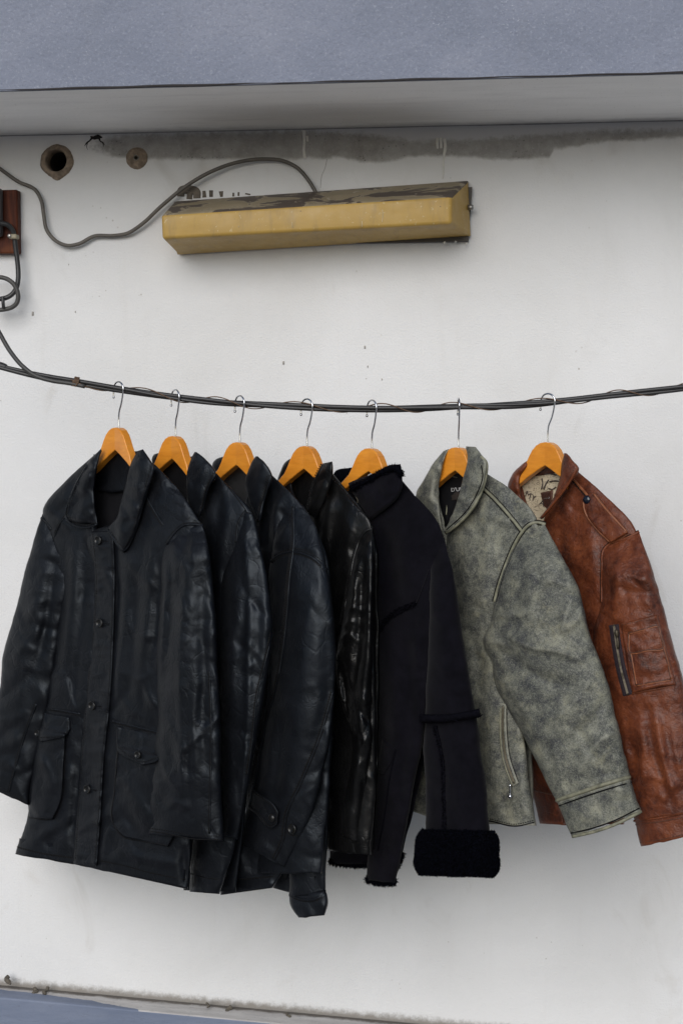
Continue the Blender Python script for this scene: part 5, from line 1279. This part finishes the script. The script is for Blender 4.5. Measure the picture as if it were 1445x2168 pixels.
def text_on(body, S, x, y, px_h, mat, parent, ang=0.0, lift=0.003, name='print', font_shear=0.0):
    cu_ = bpy.data.curves.new(name, 'FONT'); cu_.body = body; cu_.size = 1.0; cu_.extrude = 0.0; cu_.shear = font_shear
    tmp = bpy.data.objects.new('tmp_text', cu_); COL.objects.link(tmp)
    dg = bpy.context.evaluated_depsgraph_get()
    me = bpy.data.meshes.new_from_object(tmp.evaluated_get(dg))
    bpy.data.objects.remove(tmp); bpy.data.curves.remove(cu_)
    c, s_ = math.cos(ang), math.sin(ang)
    xs = []; ys = []
    for v in me.vertices:
        a, b = v.co.x * px_h * 1.4, -v.co.y * px_h * 1.4
        xs.append(x + a * c - b * s_); ys.append(y + a * s_ + b * c)
    d = S.query(xs, ys)
    w = P(np.array(xs), np.array(ys), d + lift)
    for v, p in zip(me.vertices, w): v.co = p
    me.materials.clear()
    return link(name, me, mat, parent, False)
text_on("D'URM", lab, 954, 1041, 8, simple('white_label_thread', (0.55, 0.55, 0.55), 0.7), lab.obj, -0.08, .004)

# ================================================================ 7: brown leather jacket
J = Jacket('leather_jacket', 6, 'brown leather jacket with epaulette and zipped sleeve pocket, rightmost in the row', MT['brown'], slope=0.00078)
loft(J, 'back_panel', [(1100, 1030), (1090, 1150), (1100, 1400), (1115, 1600), (1140, 1740)], [(1205, 990), (1310, 1100), (1330, 1300), (1330, 1550), (1320, 1745)], .012, .02, off=-.055, res=9, auto=[VERT(8)])
def print_mat():
    m = Mat('printed_lining'); pos = m.pos()
    c = m.ramp(m.noise(20, 4, pos), [(0.3, (0.40, 0.335, 0.225)), (0.7, (0.55, 0.48, 0.35))])
    ln = m.noise(46, 3, m.scaled(pos, (1, 1, 2.2)), 0.5, 1.4)
    line = m.math('MULTIPLY', m.sstep(ln, 0.475, 0.495), m.sstep(ln, 0.535, 0.515))
    c = m.mix(m.math('MULTIPLY', line, 0.75), c, (0.11, 0.085, 0.06))
    return m.done(c, 0.85, m.bump(m.noise(300, 2, pos), 0.2, 0.001))
li = loft(J, 'printed_lining', [(1097, 1012), (1100, 1050), (1130, 1100), (1140, 1120)], [(1188, 985), (1184, 1030), (1166, 1080), (1155, 1115)], -.010, .006, print_mat(), off=-.012, top=0, lip=False, auto=[CRUMP(12, 60, 40, (20, 50), (5, 9), (.8, 1.8))])
ink = simple('dark_brown_ink', (0.045, 0.033, 0.03), 0.8)
text_on('MY  A', li, 1109, 1050, 13, ink, li.obj, 0.52, .006, font_shear=-0.2)
for pts in ([(1146, 1013), (1148, 1024), (1145, 1036)], [(1150, 1036), (1155, 1024), (1160, 1016)], [(1162, 1020), (1175, 1018), (1182, 1019)], [(1160, 1034), (1168, 1036), (1176, 1031)], [(1124, 1075), (1132, 1080), (1136, 1086)], [(1140, 1064), (1148, 1070)], [(1152, 1004), (1164, 1003), (1178, 1006)]):
    seam(li, pts, .0013, .002, ink, 'printed_stroke')
lt = patch(li, 'neck_patch', [(1141, 1042), (1146, 1066), (1152, 1090)], [(1172, 1036), (1168, 1064), (1160, 1090)], .004, 2.5, MT['brown_dark'])
seam(lt, [(1150, 1056), (1162, 1054)], .0007, .001, MT['steel'], 'label_thread')
loft(J, 'collar_back', [(1126, 968), (1106, 990), (1097, 1012)], [(1190, 962), (1188, 985), (1186, 1000)], .002, .008, MT['brown_dark'], off=-.020, top=0, lip=False, res=5)
fl = loft(J, 'front_panel', [(1082, 1015, -.02), (1085, 1080), (1095, 1300), (1110, 1600), (1140, 1744)], [(1100, 1010, -.02), (1120, 1080), (1150, 1300), (1180, 1600), (1200, 1747)], .02, .02, off=-.01, res=6, auto=[VERT(6), CRUMP(10)])
seam(fl, [(1128, 1672), (1160, 1680), (1190, 1686)], .0016, .0, MT['brown_dark'])
fr = loft(J, 'front_panel', [(1192, 985), (1180, 1035), (1152, 1092), (1152, 1250), (1165, 1500), (1190, 1745)], [(1222, 998), (1275, 1045), (1340, 1112), (1320, 1280), (1320, 1500), (1320, 1745)], [.012, .024, .034, .034], .02, off=.0,
     folds=[([(1205, 1050), (1200, 1120), (1220, 1200)], 12, 5), ([(1190, 1080), (1190, 1160), (1215, 1260)], 10, -5), ([(1240, 1100), (1255, 1180), (1260, 1280)], 14, 5)], auto=[VERT(8), CRUMP(30)])
cl7 = loft(J, 'collar_leaf', [(1126, 968, -.012), (1102, 985), (1083, 1004), (1073, 1030), (1096, 1075), (1130, 1108)], [(1128, 974, -.012), (1110, 995), (1100, 1012), (1099, 1035), (1108, 1062), (1142, 1112)], .014, .007, off=.014, top=.12, lip=False, bot=.1, folds=[([(1112, 984), (1092, 1010), (1092, 1040)], 6, 4), ([(1098, 1000), (1086, 1030)], 5, -3)], auto=[CRUMP(16, 60, 45, (14, 40), (4, 7), (.8, 1.8))])
cr7 = loft(J, 'collar_leaf', [(1193, 959), (1187, 982), (1186, 1004), (1175, 1040), (1160, 1072), (1141, 1096)], [(1199, 960), (1210, 974), (1223, 991), (1204, 1026), (1176, 1064), (1148, 1098)], .014, .007, off=.036, top=.15, lip=False, bot=.05, folds=[([(1203, 975), (1196, 1010), (1170, 1060)], 7, 3), ([(1195, 985), (1205, 990), (1215, 988)], 4, -2)], auto=[CRUMP(12, 30, 45, (14, 36), (4, 7), (.6, 1.4))])
seam(cr7, [(1220, 992), (1202, 1025), (1174, 1062), (1146, 1096)], .0022, .0, MT['brown'], 'collar_edge')
stitch(cr7, [(1213, 994), (1196, 1022), (1170, 1056)], mat=MT['brown_dark'])
welt(fr, [(1212, 1014), (1235, 1040), (1275, 1085), (1300, 1110)], r=.0022, mat=MT['brown_edge'])
ss = loft(J, 'sleeve', [(1290, 1150, -.012), (1274, 1170), (1272, 1280), (1256, 1330), (1262, 1450), (1290, 1580), (1320, 1680), (1342, 1738)], [(1350, 1122, -.012), (1374, 1190), (1398, 1266), (1412, 1325), (1444, 1430), (1468, 1560), (1482, 1660), (1490, 1718)], [.012, .036, .046, .048, .048, .046, .042, .038], .03, off=.018, top=.12,
     folds=[([(1300, 1180), (1305, 1260), (1290, 1310)], 16, 5), ([(1380, 1480), (1395, 1560), (1410, 1640), (1440, 1710)], 6, 8, 'k'), ([(1368, 1500), (1380, 1580), (1405, 1660), (1425, 1710)], 8, -8), ([(1350, 1520), (1360, 1600), (1345, 1680)], 12, 6), ([(1420, 1530), (1430, 1600), (1445, 1660)], 10, 5), ([(1330, 1540), (1345, 1620), (1350, 1720)], 8, -5), ([(1400, 1700), (1420, 1670), (1445, 1660)], 7, 5), ([(1285, 1330), (1275, 1400), (1300, 1480)], 10, -5), ([(1310, 1215), (1350, 1225), (1385, 1240)], 6, 3), ([(1300, 1240), (1345, 1255), (1390, 1255)], 6, -3)],
     asym=True, auto=[CRUMP(110, 20, 50, (14, 50), (4, 8), (.6, 1.8)), VERT(6, (80, 160), (8, 14), (1, 2.4))])
welt(ss, [(1352, 1126), (1322, 1140), (1292, 1150), (1277, 1164), (1274, 1200), (1273, 1275)], r=.0020, st=False, also=fr)
cu = loft(J, 'cuff', [(1341, 1736), (1346, 1762), (1355, 1792)], [(1490, 1714), (1493, 1740), (1494, 1762)], .036, .03, off=.018, top=0, auto=[CRUMP(10)])
seam(cu, [(1341, 1738), (1390, 1732), (1450, 1721), (1490, 1713)], .0022, .0, MT['brown'], 'cuff_seam')
seam(cu, [(1344, 1746), (1392, 1740), (1452, 1729), (1490, 1721)], .0009, .0004, MT['brown_dark'])
seam(cu, [(1354, 1784), (1400, 1777), (1450, 1766), (1490, 1757)], .0009, .0004, MT['brown_dark'])
# epaulette
ep = patch(fr, 'epaulette', [(1252, 1042), (1231, 1056), (1232, 1078), (1262, 1122), (1291, 1151)], [(1255, 1042), (1266, 1050), (1278, 1068), (1306, 1100), (1331, 1128)], .014, 5, auto=[CRUMP(10)], ns=(30, .0015))
for pts in ([(1234, 1062), (1236, 1078), (1264, 1122), (1290, 1147)], [(1256, 1046), (1278, 1074), (1306, 1105), (1326, 1127)]):
    seam(ep, pts, .0024, .0, MT['brown_edge'], 'epaulette_edge')
seam(ep, [(1291, 1150), (1312, 1141), (1330, 1129)], .0024, .0, MT['brown_edge'], 'epaulette_edge')
dq = float(ep.query([1240], [1057])[0])
disc('snap_button', P(1241, 1058, dq + .003), JN, .0078, .0035, MT['snap'], ep.obj, False)
# zipped sleeve pocket
pc = patch(ss, 'sleeve_pocket', [(1312, 1319), (1318, 1360), (1326, 1410), (1337, 1469)], [(1391, 1300), (1402, 1345), (1418, 1400), (1431, 1450)], .010, 6, auto=[CRUMP(24, 20, 50, (10, 34), (3, 6), (.5, 1.4))], ns=(24, .003), folds=[([(1340, 1465), (1380, 1452), (1425, 1448)], 5, 3)])
stitch(pc, [(1316, 1323), (1350, 1315), (1386, 1305)], mat=MT['brown_dark'])
for pts in ([(1329, 1340), (1360, 1332), (1391, 1326), (1396, 1346), (1402, 1370), (1366, 1376), (1333, 1381), (1329, 1340)], [(1333, 1381), (1339, 1415), (1345, 1450)], [(1402, 1370), (1412, 1405), (1418, 1436)], [(1345, 1450), (1380, 1444), (1418, 1438)]):
    seam(pc, pts, .0012, .0004, MT['brown_dark'])
    seam(pc, [(a + 2, b + 2.2) for a, b in pts], .0012, .0002, MT['brown_edge'])
seam(pc, [(1337, 1468), (1380, 1460), (1428, 1452)], .0024, .0, MT['brown'])
zt = zipper(ss, [(1298, 1322), (1303, 1360), (1312, 1410), (1328, 1472)], 'zip_tape', 22, MT['tape'], MT['brass'], pc.obj, n_teeth=90)
zt.obj.location.y -= .002
dz = float(zt.query([1305], [1342])[0]) + .006
slider = link('zip_slider', tube_mesh('zip_slider', [P(1303, 1333, dz), P(1304, 1338, dz), P(1305, 1345, dz), P(1305, 1350, dz)], [.0024, .0040, .0034, .0020], 8, smooth=False), MT['brass'], pc.obj)
link('zip_pull', tube_mesh('zip_pull', [P(1305, 1348, dz + .002), P(1306, 1352, dz + .003), P(1307, 1360, dz + .003), P(1307, 1368, dz + .003), P(1307, 1373, dz + .002)], [.0014, .0018, .0026, .0026, .0018], 6, smooth=False), MT['brass'], slider)
print('objects', len(bpy.data.objects), 'tris', sum(len(o.data.polygons) * 2 for o in bpy.data.objects if o.type == 'MESH'))
